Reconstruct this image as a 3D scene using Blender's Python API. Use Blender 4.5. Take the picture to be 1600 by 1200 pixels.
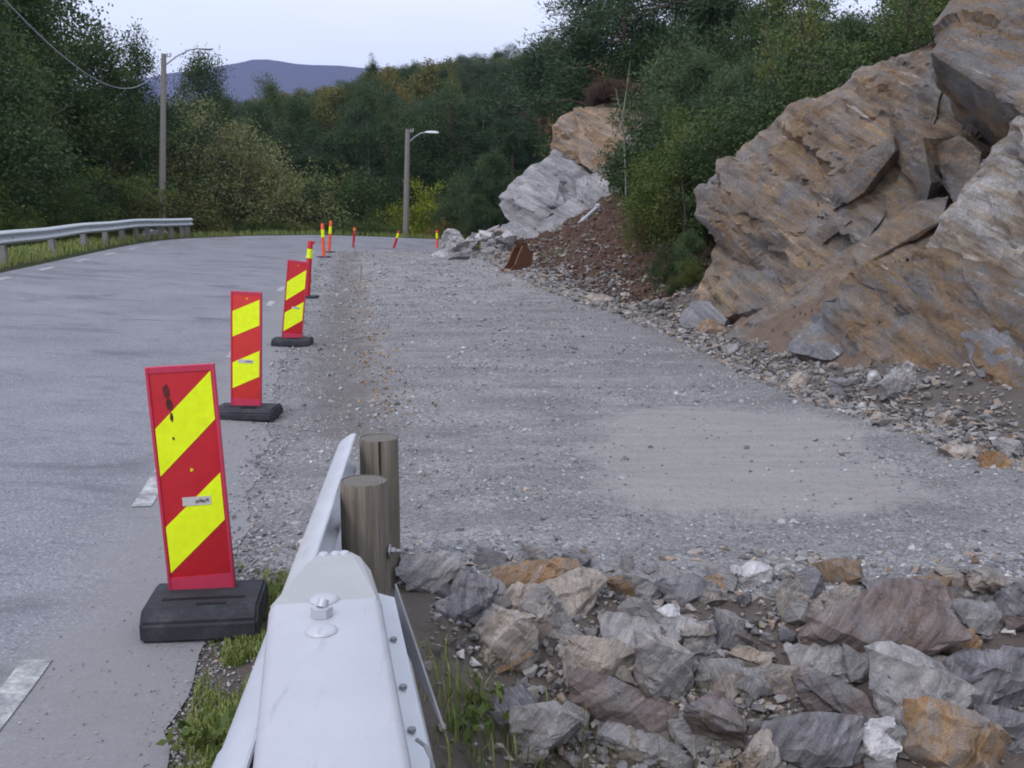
import bpy, bmesh, math, random, time
import numpy as np
from mathutils import Vector, Matrix
T0 = time.time()
random.seed(7)
for o in list(bpy.data.objects): bpy.data.objects.remove(o)
S = bpy.context.scene
COL = S.collection
R = math.radians

# ------------------------------------------------------------------ camera
CH = 1.70                                   # eye height
PITCH = math.atan(265/1600)
cam = bpy.data.cameras.new('camera'); co = bpy.data.objects.new('camera', cam); COL.objects.link(co)
cam.sensor_width = 36; cam.lens = 36; cam.clip_start = 0.05; cam.clip_end = 20000
co.location = (0, 0, CH); co.rotation_euler = (math.pi/2-PITCH, 0, 0)
S.camera = co
cam.dof.use_dof = False

# ------------------------------------------------------------------ sky, sun, exposure
SUN_EL, SUN_ROT = R(48), R(215)
W = bpy.data.worlds.new('World'); S.world = W; W.use_nodes = True
wn = W.node_tree; wn.nodes.clear()
def wnode(t, **k):
    n = wn.nodes.new(t)
    for a, v in k.items(): setattr(n, a, v)
    return n
sky = wnode('ShaderNodeTexSky', sky_type='NISHITA', sun_disc=False)
sky.sun_elevation = SUN_EL; sky.sun_rotation = SUN_ROT; sky.dust_density = 3.0; sky.air_density = 1.0
tc = wnode('ShaderNodeTexCoord')
mp = wnode('ShaderNodeMapping'); mp.inputs['Scale'].default_value = (1.0, 1.0, 3.2)
nz = wnode('ShaderNodeTexNoise'); nz.inputs['Scale'].default_value = 2.3; nz.inputs['Detail'].default_value = 7; nz.inputs['Roughness'].default_value = .5
cr = wnode('ShaderNodeValToRGB'); cr.color_ramp.elements[0].position = .3; cr.color_ramp.elements[1].position = .7
cr.color_ramp.elements[0].color = (8.7, 9.4, 11.2, 1); cr.color_ramp.elements[1].color = (10.0, 10.5, 11.8, 1)
sep = wnode('ShaderNodeSeparateXYZ')
mr = wnode('ShaderNodeMapRange'); mr.inputs['From Min'].default_value = 0.25; mr.inputs['From Max'].default_value = 1.0
mr.inputs['To Min'].default_value = 1.0; mr.inputs['To Max'].default_value = 1.15       # an overcast sky is brighter overhead
vm = wnode('ShaderNodeVectorMath', operation='SCALE')
mx = wnode('ShaderNodeMix', data_type='RGBA'); mx.inputs['Factor'].default_value = .88
bg = wnode('ShaderNodeBackground'); bg.inputs['Strength'].default_value = .10
wo = wnode('ShaderNodeOutputWorld')
L = wn.links.new
L(tc.outputs['Generated'], mp.inputs['Vector']); L(mp.outputs[0], nz.inputs['Vector']); L(nz.outputs['Fac'], cr.inputs['Fac'])
L(tc.outputs['Generated'], sep.inputs[0]); L(sep.outputs['Z'], mr.inputs['Value'])
L(cr.outputs['Color'], vm.inputs[0]); L(mr.outputs['Result'], vm.inputs['Scale'])
L(sky.outputs['Color'], mx.inputs['A']); L(vm.outputs[0], mx.inputs['B']); L(mx.outputs['Result'], bg.inputs['Color']); L(bg.outputs[0], wo.inputs['Surface'])
sl = bpy.data.lights.new('sun', 'SUN'); sl.energy = .9; sl.angle = R(14); sl.color = (1, .95, .9)
so = bpy.data.objects.new('sun', sl); COL.objects.link(so)
_d = Vector((math.cos(SUN_EL)*math.sin(SUN_ROT), math.cos(SUN_EL)*math.cos(SUN_ROT), math.sin(SUN_EL)))
so.rotation_euler = _d.to_track_quat('Z', 'Y').to_euler(); so.location = _d*50
vs = S.view_settings; vs.view_transform = 'Standard'; vs.look = 'None'; vs.gamma = 1; vs.use_curve_mapping = False
vs.exposure = 0.31
S.render.engine = 'CYCLES'
S.cycles.filter_width = 1.9                  # the photograph's soft lens
S.cycles.volume_bounces = 0
S.cycles.max_bounces = 5; S.cycles.diffuse_bounces = 3; S.cycles.glossy_bounces = 2; S.cycles.transmission_bounces = 2

# ------------------------------------------------------------------ numpy noise
def hsh(ix, iy, iz, seed):
    with np.errstate(over='ignore'):
        n = (ix.astype(np.int64)*374761393 + iy.astype(np.int64)*668265263 + iz.astype(np.int64)*2147483647 + seed*1274126177) & 0xffffffff
        n = ((n ^ (n >> 13))*1274126177) & 0xffffffff
        n = ((n ^ (n >> 16))*2246822519) & 0xffffffff
        n = n ^ (n >> 15)
    return n/4294967296.0
def vnoise(p, seed=0):
    i = np.floor(p).astype(np.int64); f = p-i; f = f*f*(3-2*f); r = 0
    for a in (0, 1):
        wa = f[:, 0] if a else 1-f[:, 0]
        for b in (0, 1):
            wb = f[:, 1] if b else 1-f[:, 1]
            for c in (0, 1):
                wc = f[:, 2] if c else 1-f[:, 2]
                r = r+wa*wb*wc*hsh(i[:, 0]+a, i[:, 1]+b, i[:, 2]+c, seed)
    return r*2-1
def fbm(p, seed=0, octv=4, rough=.5):
    r = 0; a = 1.0; q = p.copy()
    for k in range(octv):
        r = r+a*vnoise(q, seed+k); a *= rough; q = q*2.03+11.7
    return r
def facet(p, seed=0):
    """piecewise-planar noise: every Voronoi cell is its own tilted little plane -> broken rock faces"""
    i = np.floor(p).astype(np.int64); best = np.full(len(p), 1e9); val = np.zeros(len(p))
    for a in (-1, 0, 1):
        for b in (-1, 0, 1):
            for c in (-1, 0, 1):
                jx, jy, jz = i[:, 0]+a, i[:, 1]+b, i[:, 2]+c
                fx = jx+hsh(jx, jy, jz, seed); fy = jy+hsh(jx, jy, jz, seed+1); fz = jz+hsh(jx, jy, jz, seed+2)
                dx, dy, dz = p[:, 0]-fx, p[:, 1]-fy, p[:, 2]-fz
                d = dx*dx+dy*dy+dz*dz
                v = (hsh(jx, jy, jz, seed+3)-.5)*1.0+dx*(hsh(jx, jy, jz, seed+4)-.5)*2+dy*(hsh(jx, jy, jz, seed+5)-.5)*2+dz*(hsh(jx, jy, jz, seed+6)-.5)*2
                m = d < best
                best = np.where(m, d, best); val = np.where(m, v, val)
    return val
def sstep(a, b, x):
    t = np.clip((x-a)/(b-a), 0, 1); return t*t*(3-2*t)

# ------------------------------------------------------------------ the lie of the land (metres, camera at x=0 y=0)
P = np.array([(-.9, -30), (-1.0, -4), (-1.0, 0), (-1.12, 2.9), (-1.42, 4.9), (-2.0, 8), (-2.75, 12), (-4.2, 21), (-6.0, 32.5), (-6.6, 37), (-6.4, 40.5), (-5.2, 42.8),
              (-3, 43.8), (2, 44.5), (12, 44), (25, 41), (60, 30)], float)           # inner edge of the old asphalt
TL = np.array([(6.5, -30), (5.2, -5), (4.1, 4), (3.55, 6.6), (3.15, 7.9), (2.65, 10.2), (2.4, 13.6), (1.8, 17.3), (1.25, 19.4), (.6, 23.2), (-.7, 32), (-1.9, 36.5), (-1.2, 40.6),
               (6, 42), (14, 41.5), (25, 38), (60, 27)], float)                      # foot of the cut rock
def sdist(poly, x, y):
    best = np.full(x.shape, 1e9); sg = np.zeros(x.shape); tt = np.zeros(x.shape); acc = 0.0
    for k in range(len(poly)-1):
        ax, ay = poly[k]; bx, by = poly[k+1]; dx, dy = bx-ax, by-ay; L2 = dx*dx+dy*dy
        t = np.clip(((x-ax)*dx+(y-ay)*dy)/L2, 0, 1)
        d = np.hypot(x-ax-t*dx, y-ay-t*dy); c = dx*(y-ay)-dy*(x-ax)
        m = d < best-1e-9
        best = np.where(m, d, best); sg = np.where(m, np.where(c >= 0, 1, -1), sg); tt = np.where(m, acc+t*math.sqrt(L2), tt)
        acc += math.sqrt(L2)
    return best*sg, tt
ROADW = 6.1
def height(x, y, detail=True):
    x = np.asarray(x, float); y = np.asarray(y, float)
    s, _ = sdist(P, x, y); d, _ = sdist(TL, x, y); d = -d                            # s>0: old road side, d>0: inside the rock hill
    zb = .35*sstep(10, 42, y)
    z = zb+.07*np.clip(s, 0, 6.4)*sstep(-4, 14, y)
    z = z-.05*np.clip(x+9, 0, 12)*sstep(37, 43, y)*(1-sstep(0, 3, d))
    z = z-np.clip(s-8.0, 0, 9)*.22                                                    # outer verge drops away
    # forest slope beyond the bend
    far = sstep(55, 165, y)
    z = z+far*(12.0+.085*np.clip(x+55, -40, 160)+1.5*np.sin(x*.05+1))*(s > 0)
    # rock hill on the right
    dd = np.clip(d, 0, None)
    hill = .22*np.minimum(dd, .9)+.62*np.clip(dd-.9, 0, 6.5)+.28*np.clip(dd-7.4, 0, 22)
    low = .06*np.minimum(dd, .9)+.10*np.clip(dd-.9, 0, 1.7)+1.25*np.clip(dd-2.6, 0, None)
    hill = hill+(np.minimum(hill, low)-hill)*(1-sstep(14.5, 17.5, y))
    low2 = .2*np.minimum(dd, .9)+.42*np.clip(dd-.9, 0, 4.2)+1.05*np.clip(dd-5.1, 0, None)
    hill = hill+(np.minimum(hill, low2)-hill)*sstep(16, 19, y)*(1-sstep(36, 40, y))
    z = z+hill*1.0
    # hollow of rubble at the end of the guard rail
    dit = (1-sstep(3.3, 4.75, y+.12*(x-1)))*sstep(-.45, .15, x)*(1-sstep(2.6, 4.0, x)*.4)
    z = z-.42*dit
    bank = sstep(.2, 1.2, dd)*(1-sstep(6, 8, dd))*sstep(15.5, 18, y)*(1-sstep(34, 38, y))
    if detail:
        q = np.stack([x*1.3, y*1.3, np.zeros_like(x)], -1).reshape(-1, 3)
        n1 = fbm(q*.25, 3, 2).reshape(x.shape); n2 = fbm(q*2, 9, 3).reshape(x.shape)
        off = sstep(0.1, 1.2, dd)
        offl = sstep(6.3, 8, s)
        dt = np.clip(off+offl+dit, 0, 1)
        z = z+n1*.12*off*2+n2*.05*dt+bank*(n2*.07+fbm(q*.8, 33, 4).reshape(x.shape)*.13)
        grav = (1-dt)*(s < -.3)
        z = z+grav*(fbm(q*.75, 51, 3).reshape(x.shape)*.018+.012*np.sin(y*3.1+x*.5+n1)*sstep(4.6, 5.4, y)*(1-sstep(9, 13, y))+n2*.011+fbm(q*7, 19, 2).reshape(x.shape)*.006)
        # shallow trench between the asphalt and the gravel
        tr = np.exp(-((s+.75)/.38)**2)*sstep(6.5, 9, y)*(1-sstep(30, 38, y))
        z = z-.07*tr
    return z
def hz(x, y): return float(height(np.array([x]), np.array([y]))[0])
cp, sp = math.cos(PITCH), math.sin(PITCH)
def ray(px, py):
    u = (px-800)/1600; v = (py-600)/1600
    return u, cp-v*sp, -sp-v*cp
def at(px, py, Y):
    """point seen at photo pixel px,py and standing Y metres ahead"""
    a, b, c = ray(px, py); t = Y/b
    return Vector((a*t, Y, CH+c*t))
def G(px, py, dz=0.0):
    """point of the ground seen at photo pixel px,py"""
    a, b, c = ray(px, py)
    Y = np.concatenate([np.linspace(1.2, 20, 700), np.linspace(20.05, 75, 900)])
    t = Y/b; X = a*t; Z = CH+c*t
    h = height(X, Y, False)+dz
    k = np.argmax(Z <= h)
    if Z[k] > h[k]: k = len(Y)-1
    return Vector((X[k], Y[k], hz(X[k], Y[k])))

# ------------------------------------------------------------------ mesh and object helpers
def tag(o, label=None, cat=None, group=None, kind=None):
    if label: o['label'] = label
    if cat: o['category'] = cat
    if group: o['group'] = group
    if kind: o['kind'] = kind
    return o
def link(o, parent=None):
    COL.objects.link(o)
    if parent is not None: o.parent = parent
    return o
def empty(name, loc, rz=0, label=None, cat=None, group=None):
    o = bpy.data.objects.new(name, None); o.empty_display_size = .2; o.location = loc; o.rotation_euler = (0, 0, rz)
    return tag(link(o), label, cat, group)
def rawmesh(name, V, F, smooth=False, attr=None):
    """V (n,3), F (m,3|4) numpy"""
    me = bpy.data.meshes.new(name); V = np.asarray(V, np.float32); F = np.asarray(F, np.int32); k = F.shape[1]
    me.vertices.add(len(V)); me.vertices.foreach_set('co', V.ravel())
    me.loops.add(F.size); me.loops.foreach_set('vertex_index', F.ravel())
    me.polygons.add(len(F)); me.polygons.foreach_set('loop_start', np.arange(0, F.size, k, dtype=np.int32))
    me.update(calc_edges=True)
    me.polygons.foreach_set('use_smooth', np.full(len(F), smooth, dtype=bool))
    if attr:
        for an, av in attr.items():
            a = me.attributes.new(an, 'FLOAT', 'POINT'); a.data.foreach_set('value', np.asarray(av, np.float32))
    return me
def meshobj(name, me, mat, parent=None, loc=None):
    o = bpy.data.objects.new(name, me)
    if mat is not None and not me.materials: me.materials.append(mat)
    if loc is not None: o.location = loc
    return link(o, parent)
def bmobj(name, bm, mat, parent=None, loc=None, smooth=None):
    bm.normal_update()
    if smooth is not None:
        for f in bm.faces: f.smooth = True
        for e in bm.edges:
            if len(e.link_faces) == 2 and e.calc_face_angle(0) > smooth: e.smooth = False
    me = bpy.data.meshes.new(name); bm.to_mesh(me); bm.free()
    return meshobj(name, me, mat, parent, loc)
def box(bm, c, d, rot=None, bev=0):
    m = Matrix.Translation(Vector(c)) @ (rot.to_4x4() if rot is not None else Matrix()) @ Matrix.Diagonal((d[0], d[1], d[2], 1))
    r = bmesh.ops.create_cube(bm, size=1, matrix=m)
    if bev:
        es = list({e for v in r['verts'] for e in v.link_edges})
        bmesh.ops.bevel(bm, geom=es, offset=bev, segments=2, affect='EDGES', profile=.6)
def tube(pts, rad, n=8, cap=True):
    pts = [Vector(p) for p in pts]; V = []; F = []
    if not hasattr(rad, '__len__'): rad = [rad]*len(pts)
    ref = Vector((.3, .2, 1)).normalized()
    for i, p in enumerate(pts):
        t = (pts[min(i+1, len(pts)-1)]-pts[max(i-1, 0)]).normalized()
        r_ = ref if abs(t.dot(ref)) < .95 else Vector((1, 0, 0))
        a = t.cross(r_).normalized(); b = t.cross(a)
        for k in range(n):
            an = 2*math.pi*k/n; V.append(p+(a*math.cos(an)+b*math.sin(an))*rad[i])
    for i in range(len(pts)-1):
        for k in range(n):
            k2 = (k+1) % n
            F.append((i*n+k, i*n+k2, (i+1)*n+k2, (i+1)*n+k))
    return V, F
def add_tube(bm, pts, rad, n=8):
    V, F = tube(pts, rad, n); vs_ = [bm.verts.new(v) for v in V]
    for f in F: bm.faces.new([vs_[i] for i in f])
    bm.faces.new(vs_[:n][::1]); bm.faces.new(vs_[-n:][::-1])
def prism(bm, prof, p0, p1, side, up=Vector((0, 0, 1)), closed=False, cap=False):
    """extrude a 2-D profile (side, up) from p0 to p1"""
    A = [bm.verts.new(Vector(p0)+side*a+up*b) for a, b in prof]; B = [bm.verts.new(Vector(p1)+side*a+up*b) for a, b in prof]
    n = len(prof)
    for i in range(n if closed else n-1):
        j = (i+1) % n; bm.faces.new((A[i], A[j], B[j], B[i]))
    if cap: bm.faces.new(A[::-1]); bm.faces.new(B)

# ------------------------------------------------------------------ material helpers
class NT:
    def __init__(s, name):
        s.m = bpy.data.materials.new(name); s.m.use_nodes = True; s.t = s.m.node_tree; s.t.nodes.clear()
        s.out = s.n('ShaderNodeOutputMaterial'); s.b = s.n('ShaderNodeBsdfPrincipled'); s.l(s.b.outputs[0], s.out.inputs[0])
        s.tc = s.n('ShaderNodeTexCoord')
    def n(s, t, **k):
        x = s.t.nodes.new(t)
        for a, v in k.items(): setattr(x, a, v)
        return x
    def l(s, a, b): s.t.links.new(a, b)
    def map(s, src=None, scale=(1, 1, 1), rot=(0, 0, 0), loc=(0, 0, 0)):
        x = s.n('ShaderNodeMapping'); x.inputs['Scale'].default_value = scale; x.inputs['Rotation'].default_value = rot; x.inputs['Location'].default_value = loc
        s.l(src or s.tc.outputs['Object'], x.inputs['Vector']); return x.outputs[0]
    def noise(s, v=None, sc=5, det=4, ro=.55, dist=0):
        x = s.n('ShaderNodeTexNoise'); x.inputs['Scale'].default_value = sc; x.inputs['Detail'].default_value = det; x.inputs['Roughness'].default_value = ro; x.inputs['Distortion'].default_value = dist
        s.l(v or s.tc.outputs['Object'], x.inputs['Vector']); return x.outputs['Fac']
    def vor(s, v=None, sc=5, out='Color', feat='F1'):
        x = s.n('ShaderNodeTexVoronoi', feature=feat); x.inputs['Scale'].default_value = sc
        s.l(v or s.tc.outputs['Object'], x.inputs['Vector']); return x.outputs[out]
    def ramp(s, f, st, interp='LINEAR'):
        x = s.n('ShaderNodeValToRGB'); r = x.color_ramp; r.interpolation = interp
        while len(r.elements) < len(st): r.elements.new(.5)
        for e, (p, c) in zip(r.elements, st):
            e.position = p; e.color = (c, c, c, 1) if not hasattr(c, '__len__') else (*c, 1)
        s.l(f, x.inputs['Fac']); return x.outputs['Color']
    def mix(s, f, a, b, mode='MIX'):
        x = s.n('ShaderNodeMix', data_type='RGBA', blend_type=mode)
        for i, v in (('Factor', f), ('A', a), ('B', b)):
            if isinstance(v, (int, float)): x.inputs[i].default_value = v if i == 'Factor' else (v, v, v, 1)
            elif isinstance(v, tuple): x.inputs[i].default_value = (*v, 1)
            else: s.l(v, x.inputs[i])
        return x.outputs['Result']
    def math(s, op, a, b=0.0):
        x = s.n('ShaderNodeMath', operation=op)
        for i, v in ((0, a), (1, b)):
            if isinstance(v, (int, float)): x.inputs[i].default_value = v
            else: s.l(v, x.inputs[i])
        return x.outputs[0]
    def attr(s, name):
        x = s.n('ShaderNodeAttribute'); x.attribute_name = name; return x.outputs['Fac']
    def bump(s, h, st=.3, dist=.01, prev=None):
        x = s.n('ShaderNodeBump'); x.inputs['Strength'].default_value = st; x.inputs['Distance'].default_value = dist
        s.l(h, x.inputs['Height'])
        if prev: s.l(prev, x.inputs['Normal'])
        return x.outputs[0]
    def fin(s, col=None, rough=.9, metal=0, nrm=None, spec=.3):
        if col is not None:
            if isinstance(col, tuple): s.b.inputs['Base Color'].default_value = (*col, 1)
            else: s.l(col, s.b.inputs['Base Color'])
        if isinstance(rough, (int, float)): s.b.inputs['Roughness'].default_value = rough
        else: s.l(rough, s.b.inputs['Roughness'])
        s.b.inputs['Metallic'].default_value = metal; s.b.inputs['Specular IOR Level'].default_value = spec
        if nrm: s.l(nrm, s.b.inputs['Normal'])
        return s.m

def rock_mat(name, cols, dark, rust, rust_amt=.5, sc=1.0, rot=(.3, .9, 0), coord='Object', rand=True, white=None, soil=None, grey=(.18, .182, .195)):
    k = NT(name); src = k.tc.outputs[coord]
    if rand:
        oi = k.n('ShaderNodeObjectInfo'); ad = k.n('ShaderNodeVectorMath', operation='ADD'); sc_ = k.n('ShaderNodeVectorMath', operation='SCALE')
        cmb = k.n('ShaderNodeCombineXYZ')
        for i in range(3): k.l(oi.outputs['Random'], cmb.inputs[i])
        k.l(cmb.outputs[0], sc_.inputs[0]); sc_.inputs['Scale'].default_value = 37.0
        k.l(src, ad.inputs[0]); k.l(sc_.outputs[0], ad.inputs[1]); src = ad.outputs[0]
    v = k.map(src, scale=(sc, sc, sc))
    wob = k.noise(v, 1.3, 3, .5)
    st = k.map(k.map(v, rot=rot), scale=(.55, .55, 6.0))
    band = k.noise(st, 2.2, 8, .62, .35)
    band2 = k.noise(st, 7.5, 6, .6, .2)
    n = len(cols); base = k.ramp(band, [(.30+.42*i/(n-1), c) for i, c in enumerate(cols)])
    patch = k.noise(v, .9, 6, .6, .4)
    r = k.ramp(patch, [(.62-.22*rust_amt, 0.), (.80-.22*rust_amt, 1.)])
    rustc = k.mix(k.noise(v, 6, 4), rust, tuple(c*.5 for c in rust))
    r2 = k.mix(k.ramp(band2, [(.35, .25), (.65, 1.)]), 0.0, r)
    base = k.mix(r2, base, rustc)
    gp = k.ramp(k.noise(k.map(v, loc=(2, 9, 4)), 1.25, 7, .68, .5), [(.50, 0.), (.62, .68)])
    base = k.mix(gp, base, k.mix(band2, tuple(c*.7 for c in grey), tuple(c*1.3 for c in grey)))
    if white:
        w = k.ramp(k.noise(k.map(st, loc=(5, 3, 1)), 2.8, 9, .65, .3), [(.635, 0.), (.71, .9)])
        base = k.mix(w, base, white)
    blot = k.ramp(k.noise(k.map(st, scale=(1, 1, .4)), 3.4, 8, .7), [(.3, .55), (.7, 1.35)])
    base = k.mix(1.0, base, blot, 'MULTIPLY')
    sp_ = k.ramp(k.noise(v, 38, 4, .7), [(.28, .7), (.72, 1.28)])
    base = k.mix(1.0, base, sp_, 'MULTIPLY')
    dv = k.n('ShaderNodeVectorMath', operation='ADD'); dn = k.n('ShaderNodeTexNoise'); dn.inputs['Scale'].default_value = 3.0; dn.inputs['Detail'].default_value = 6; dn.inputs['Roughness'].default_value = .7
    k.l(v, dn.inputs['Vector']); k.l(k.map(st, scale=(1.3, 1.3, .3)), dv.inputs[0]); k.l(dn.outputs['Color'], dv.inputs[1])
    crk = k.ramp(k.vor(dv.outputs[0], 1.1, 'Distance', 'DISTANCE_TO_EDGE'), [(0., .35), (.012, 1.)])
    wv = k.ramp(k.noise(v, 2.3, 3), [(.40, 1.), (.52, 0.)])
    inv = k.n('ShaderNodeInvert'); k.l(wv, inv.inputs['Color']); crk = k.mix(inv.outputs[0], crk, 1.0)
    base = k.mix(crk, dark, base)
    if soil:
        a = k.ramp(k.math('ADD', k.attr('soil'), k.math('MULTIPLY', k.math('SUBTRACT', k.noise(v, 5, 5), .5), .9)), [(.42, 0.), (.58, 1.)])
        base = k.mix(a, base, k.mix(k.noise(v, 9, 5), tuple(c*.7 for c in soil), tuple(min(1, c*1.35) for c in soil)))
    nb = k.bump(band2, .55, .03/sc); nb = k.bump(k.noise(v, 9, 10, .78), .9, .035/sc, nb); nb = k.bump(crk, .6, .02/sc, nb)
    return k.fin(base, k.ramp(k.noise(v, 8, 3), [(.3, .6), (.7, .92)]), nrm=nb, spec=.28)

# colours are real-world base colours, linear
M = {}
M['cliff'] = rock_mat('cliff gneiss', [(0.117, 0.083, 0.061), (0.245, 0.165, 0.101), (0.190, 0.170, 0.156), (0.298, 0.207, 0.124), (0.326, 0.281, 0.239)], (.03, .025, .025), (.33, .205, .105), .66, .8, (-.13, -.67, .1), rand=False, white=(.55, .52, .5), soil=(.17, .12, .09))
M['cliff_grey'] = rock_mat('cliff grey gneiss', [(0.120, 0.120, 0.136), (0.200, 0.196, 0.208), (0.248, 0.240, 0.248), (0.160, 0.160, 0.176)], (.03, .03, .035), (.25, .16, .09), .22, .8, (-.13, -.67, .1), rand=False, white=(.58, .57, .58), soil=(.17, .13, .10))
M['cliff_pale'] = rock_mat('cliff pale vein', [(.18, .13, .09), (.34, .28, .22), (.46, .44, .43), (.24, .19, .14)], (.05, .04, .035), (.30, .17, .07), .5, .8, (-.13, -.67, .1), rand=False, white=(.68, .67, .67), soil=(.17, .13, .10))
M['cliff_dark'] = rock_mat('cliff brown slab', [(0.088, 0.076, 0.071), (0.206, 0.136, 0.079), (0.148, 0.140, 0.139), (0.285, 0.172, 0.086)], (.02, .02, .02), (.31, .19, .09), .62, .8, (-.13, -.67, .1), rand=False, white=(.5, .47, .44), soil=(.17, .12, .09))
M['outcrop'] = rock_mat('outcrop gneiss', [(0.204, 0.204, 0.221), (0.306, 0.297, 0.315), (0.357, 0.348, 0.357), (0.238, 0.230, 0.246)], (.04, .04, .05), (.30, .21, .14), .12, .45, (.15, -.6, .1), rand=False, white=(.6, .6, .62), soil=(.15, .11, .09))
M['outcrop_brown'] = rock_mat('outcrop brown gneiss', [(0.204, 0.144, 0.097), (0.306, 0.212, 0.134), (0.260, 0.220, 0.193), (0.353, 0.246, 0.149)], (.04, .03, .03), (.34, .21, .11), .5, .45, (.15, -.6, .1), rand=False, white=(.5, .48, .46), soil=(.12, .09, .08))
STONES = {
 'grey': rock_mat('stone grey', [(0.156, 0.148, 0.153), (0.260, 0.247, 0.251), (0.343, 0.322, 0.316), (0.208, 0.198, 0.205)], (0.031, 0.030, 0.028), (0.291, 0.168, 0.084), .15, 3.0, white=(0.520, 0.495, 0.465), soil=(0.156, 0.099, 0.074)),
 'dark': rock_mat('stone blue grey', [(0.073, 0.069, 0.079), (0.156, 0.148, 0.163), (0.239, 0.228, 0.242), (0.114, 0.109, 0.121)], (0.021, 0.020, 0.019), (0.229, 0.139, 0.074), .1, 3.0, white=(0.520, 0.495, 0.484), soil=(0.156, 0.099, 0.074)),
 'rust': rock_mat('stone rust', [(0.158, 0.106, 0.070), (0.290, 0.176, 0.088), (0.238, 0.202, 0.176), (0.352, 0.229, 0.123)], (0.026, 0.018, 0.018), (0.334, 0.167, 0.062), .7, 3.0, white=(0.440, 0.396, 0.352), soil=(0.132, 0.088, 0.070)),
 'purple': rock_mat('stone red brown', [(.085, .062, .058), (.15, .115, .108), (.205, .17, .165), (.12, .085, .078)], (.02, .015, .015), (.2, .11, .05), .3, 3.0, white=(.38, .33, .33), soil=(.15, .10, .08)),
 'tan': rock_mat('stone tan', [(.2, .17, .15), (.32, .27, .23), (.38, .34, .31), (.25, .2, .16)], (.03, .03, .025), (.33, .21, .12), .35, 3.0, white=(.55, .52, .5), soil=(.16, .11, .08)),
 'white': rock_mat('stone white', [(0.336, 0.328, 0.336), (0.464, 0.456, 0.464), (0.544, 0.536, 0.544), (0.360, 0.336, 0.320)], (0.064, 0.056, 0.048), (0.304, 0.216, 0.136), .2, 3.0, soil=(0.128, 0.088, 0.064)),
}

def mk_asphalt():
    k = NT('worn asphalt'); v = k.tc.outputs['Object']
    fine = k.noise(v, 190, 3, .7); spk = k.vor(v, 95, 'Color')
    base = k.ramp(k.noise(v, .8, 5, .6), [(.3, (0.162, 0.162, 0.185)), (.7, (0.230, 0.230, 0.258))])
    base = k.mix(1., base, k.ramp(fine, [(.3, .66), (.7, 1.32)]), 'MULTIPLY')
    sepc = k.n('ShaderNodeSeparateColor'); k.l(spk, sepc.inputs[0])
    base = k.mix(k.ramp(sepc.outputs[0], [(.80, 0.), (.92, .55)]), base, (.40, .40, .44))
    base = k.mix(k.ramp(sepc.outputs[1], [(.86, 0.), (.95, .5)]), base, (.06, .06, .07))
    # scuffed dark smears and old patches running across the carriageway
    sm = k.noise(k.map(scale=(.6, 1.05, 1), rot=(0, 0, .12)), 1.0, 7, .62, 1.2)
    base = k.mix(k.ramp(sm, [(.52, 0.), (.68, .62)]), base, (.075, .075, .09))
    sm2 = k.noise(k.map(scale=(.7, 1.8, 1), rot=(0, 0, .05)), 2.2, 6, .7, 1.6)
    base = k.mix(k.ramp(sm2, [(.57, 0.), (.69, .5)]), base, (.07, .07, .082))
    cr_ = k.ramp(k.vor(k.map(scale=(.5, .5, 1)), .01, 'Distance', 'DISTANCE_TO_EDGE'), [(0., 0.), (.006, 0.)])
    base = k.mix(k.mix(k.ramp(k.noise(v, .9, 2), [(.45, 0.), (.6, 1.)]), 0., cr_), base, (.05, .05, .055))
    # pale dust trodden over the edge next to the works
    du = k.ramp(k.math('ADD', k.attr('dust'), k.math('MULTIPLY', k.math('SUBTRACT', k.noise(v, 2.4, 6, .65), .5), .9)), [(.3, 0.), (.75, .8)])
    base = k.mix(du, base, k.mix(fine, (.17, .165, .17), (.28, .272, .28)))
    nb = k.bump(fine, .35, .004); nb = k.bump(sepc.outputs[0], .25, .004, nb)
    return k.fin(base, .85, nrm=nb, spec=.3)
M['asphalt'] = mk_asphalt()
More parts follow.
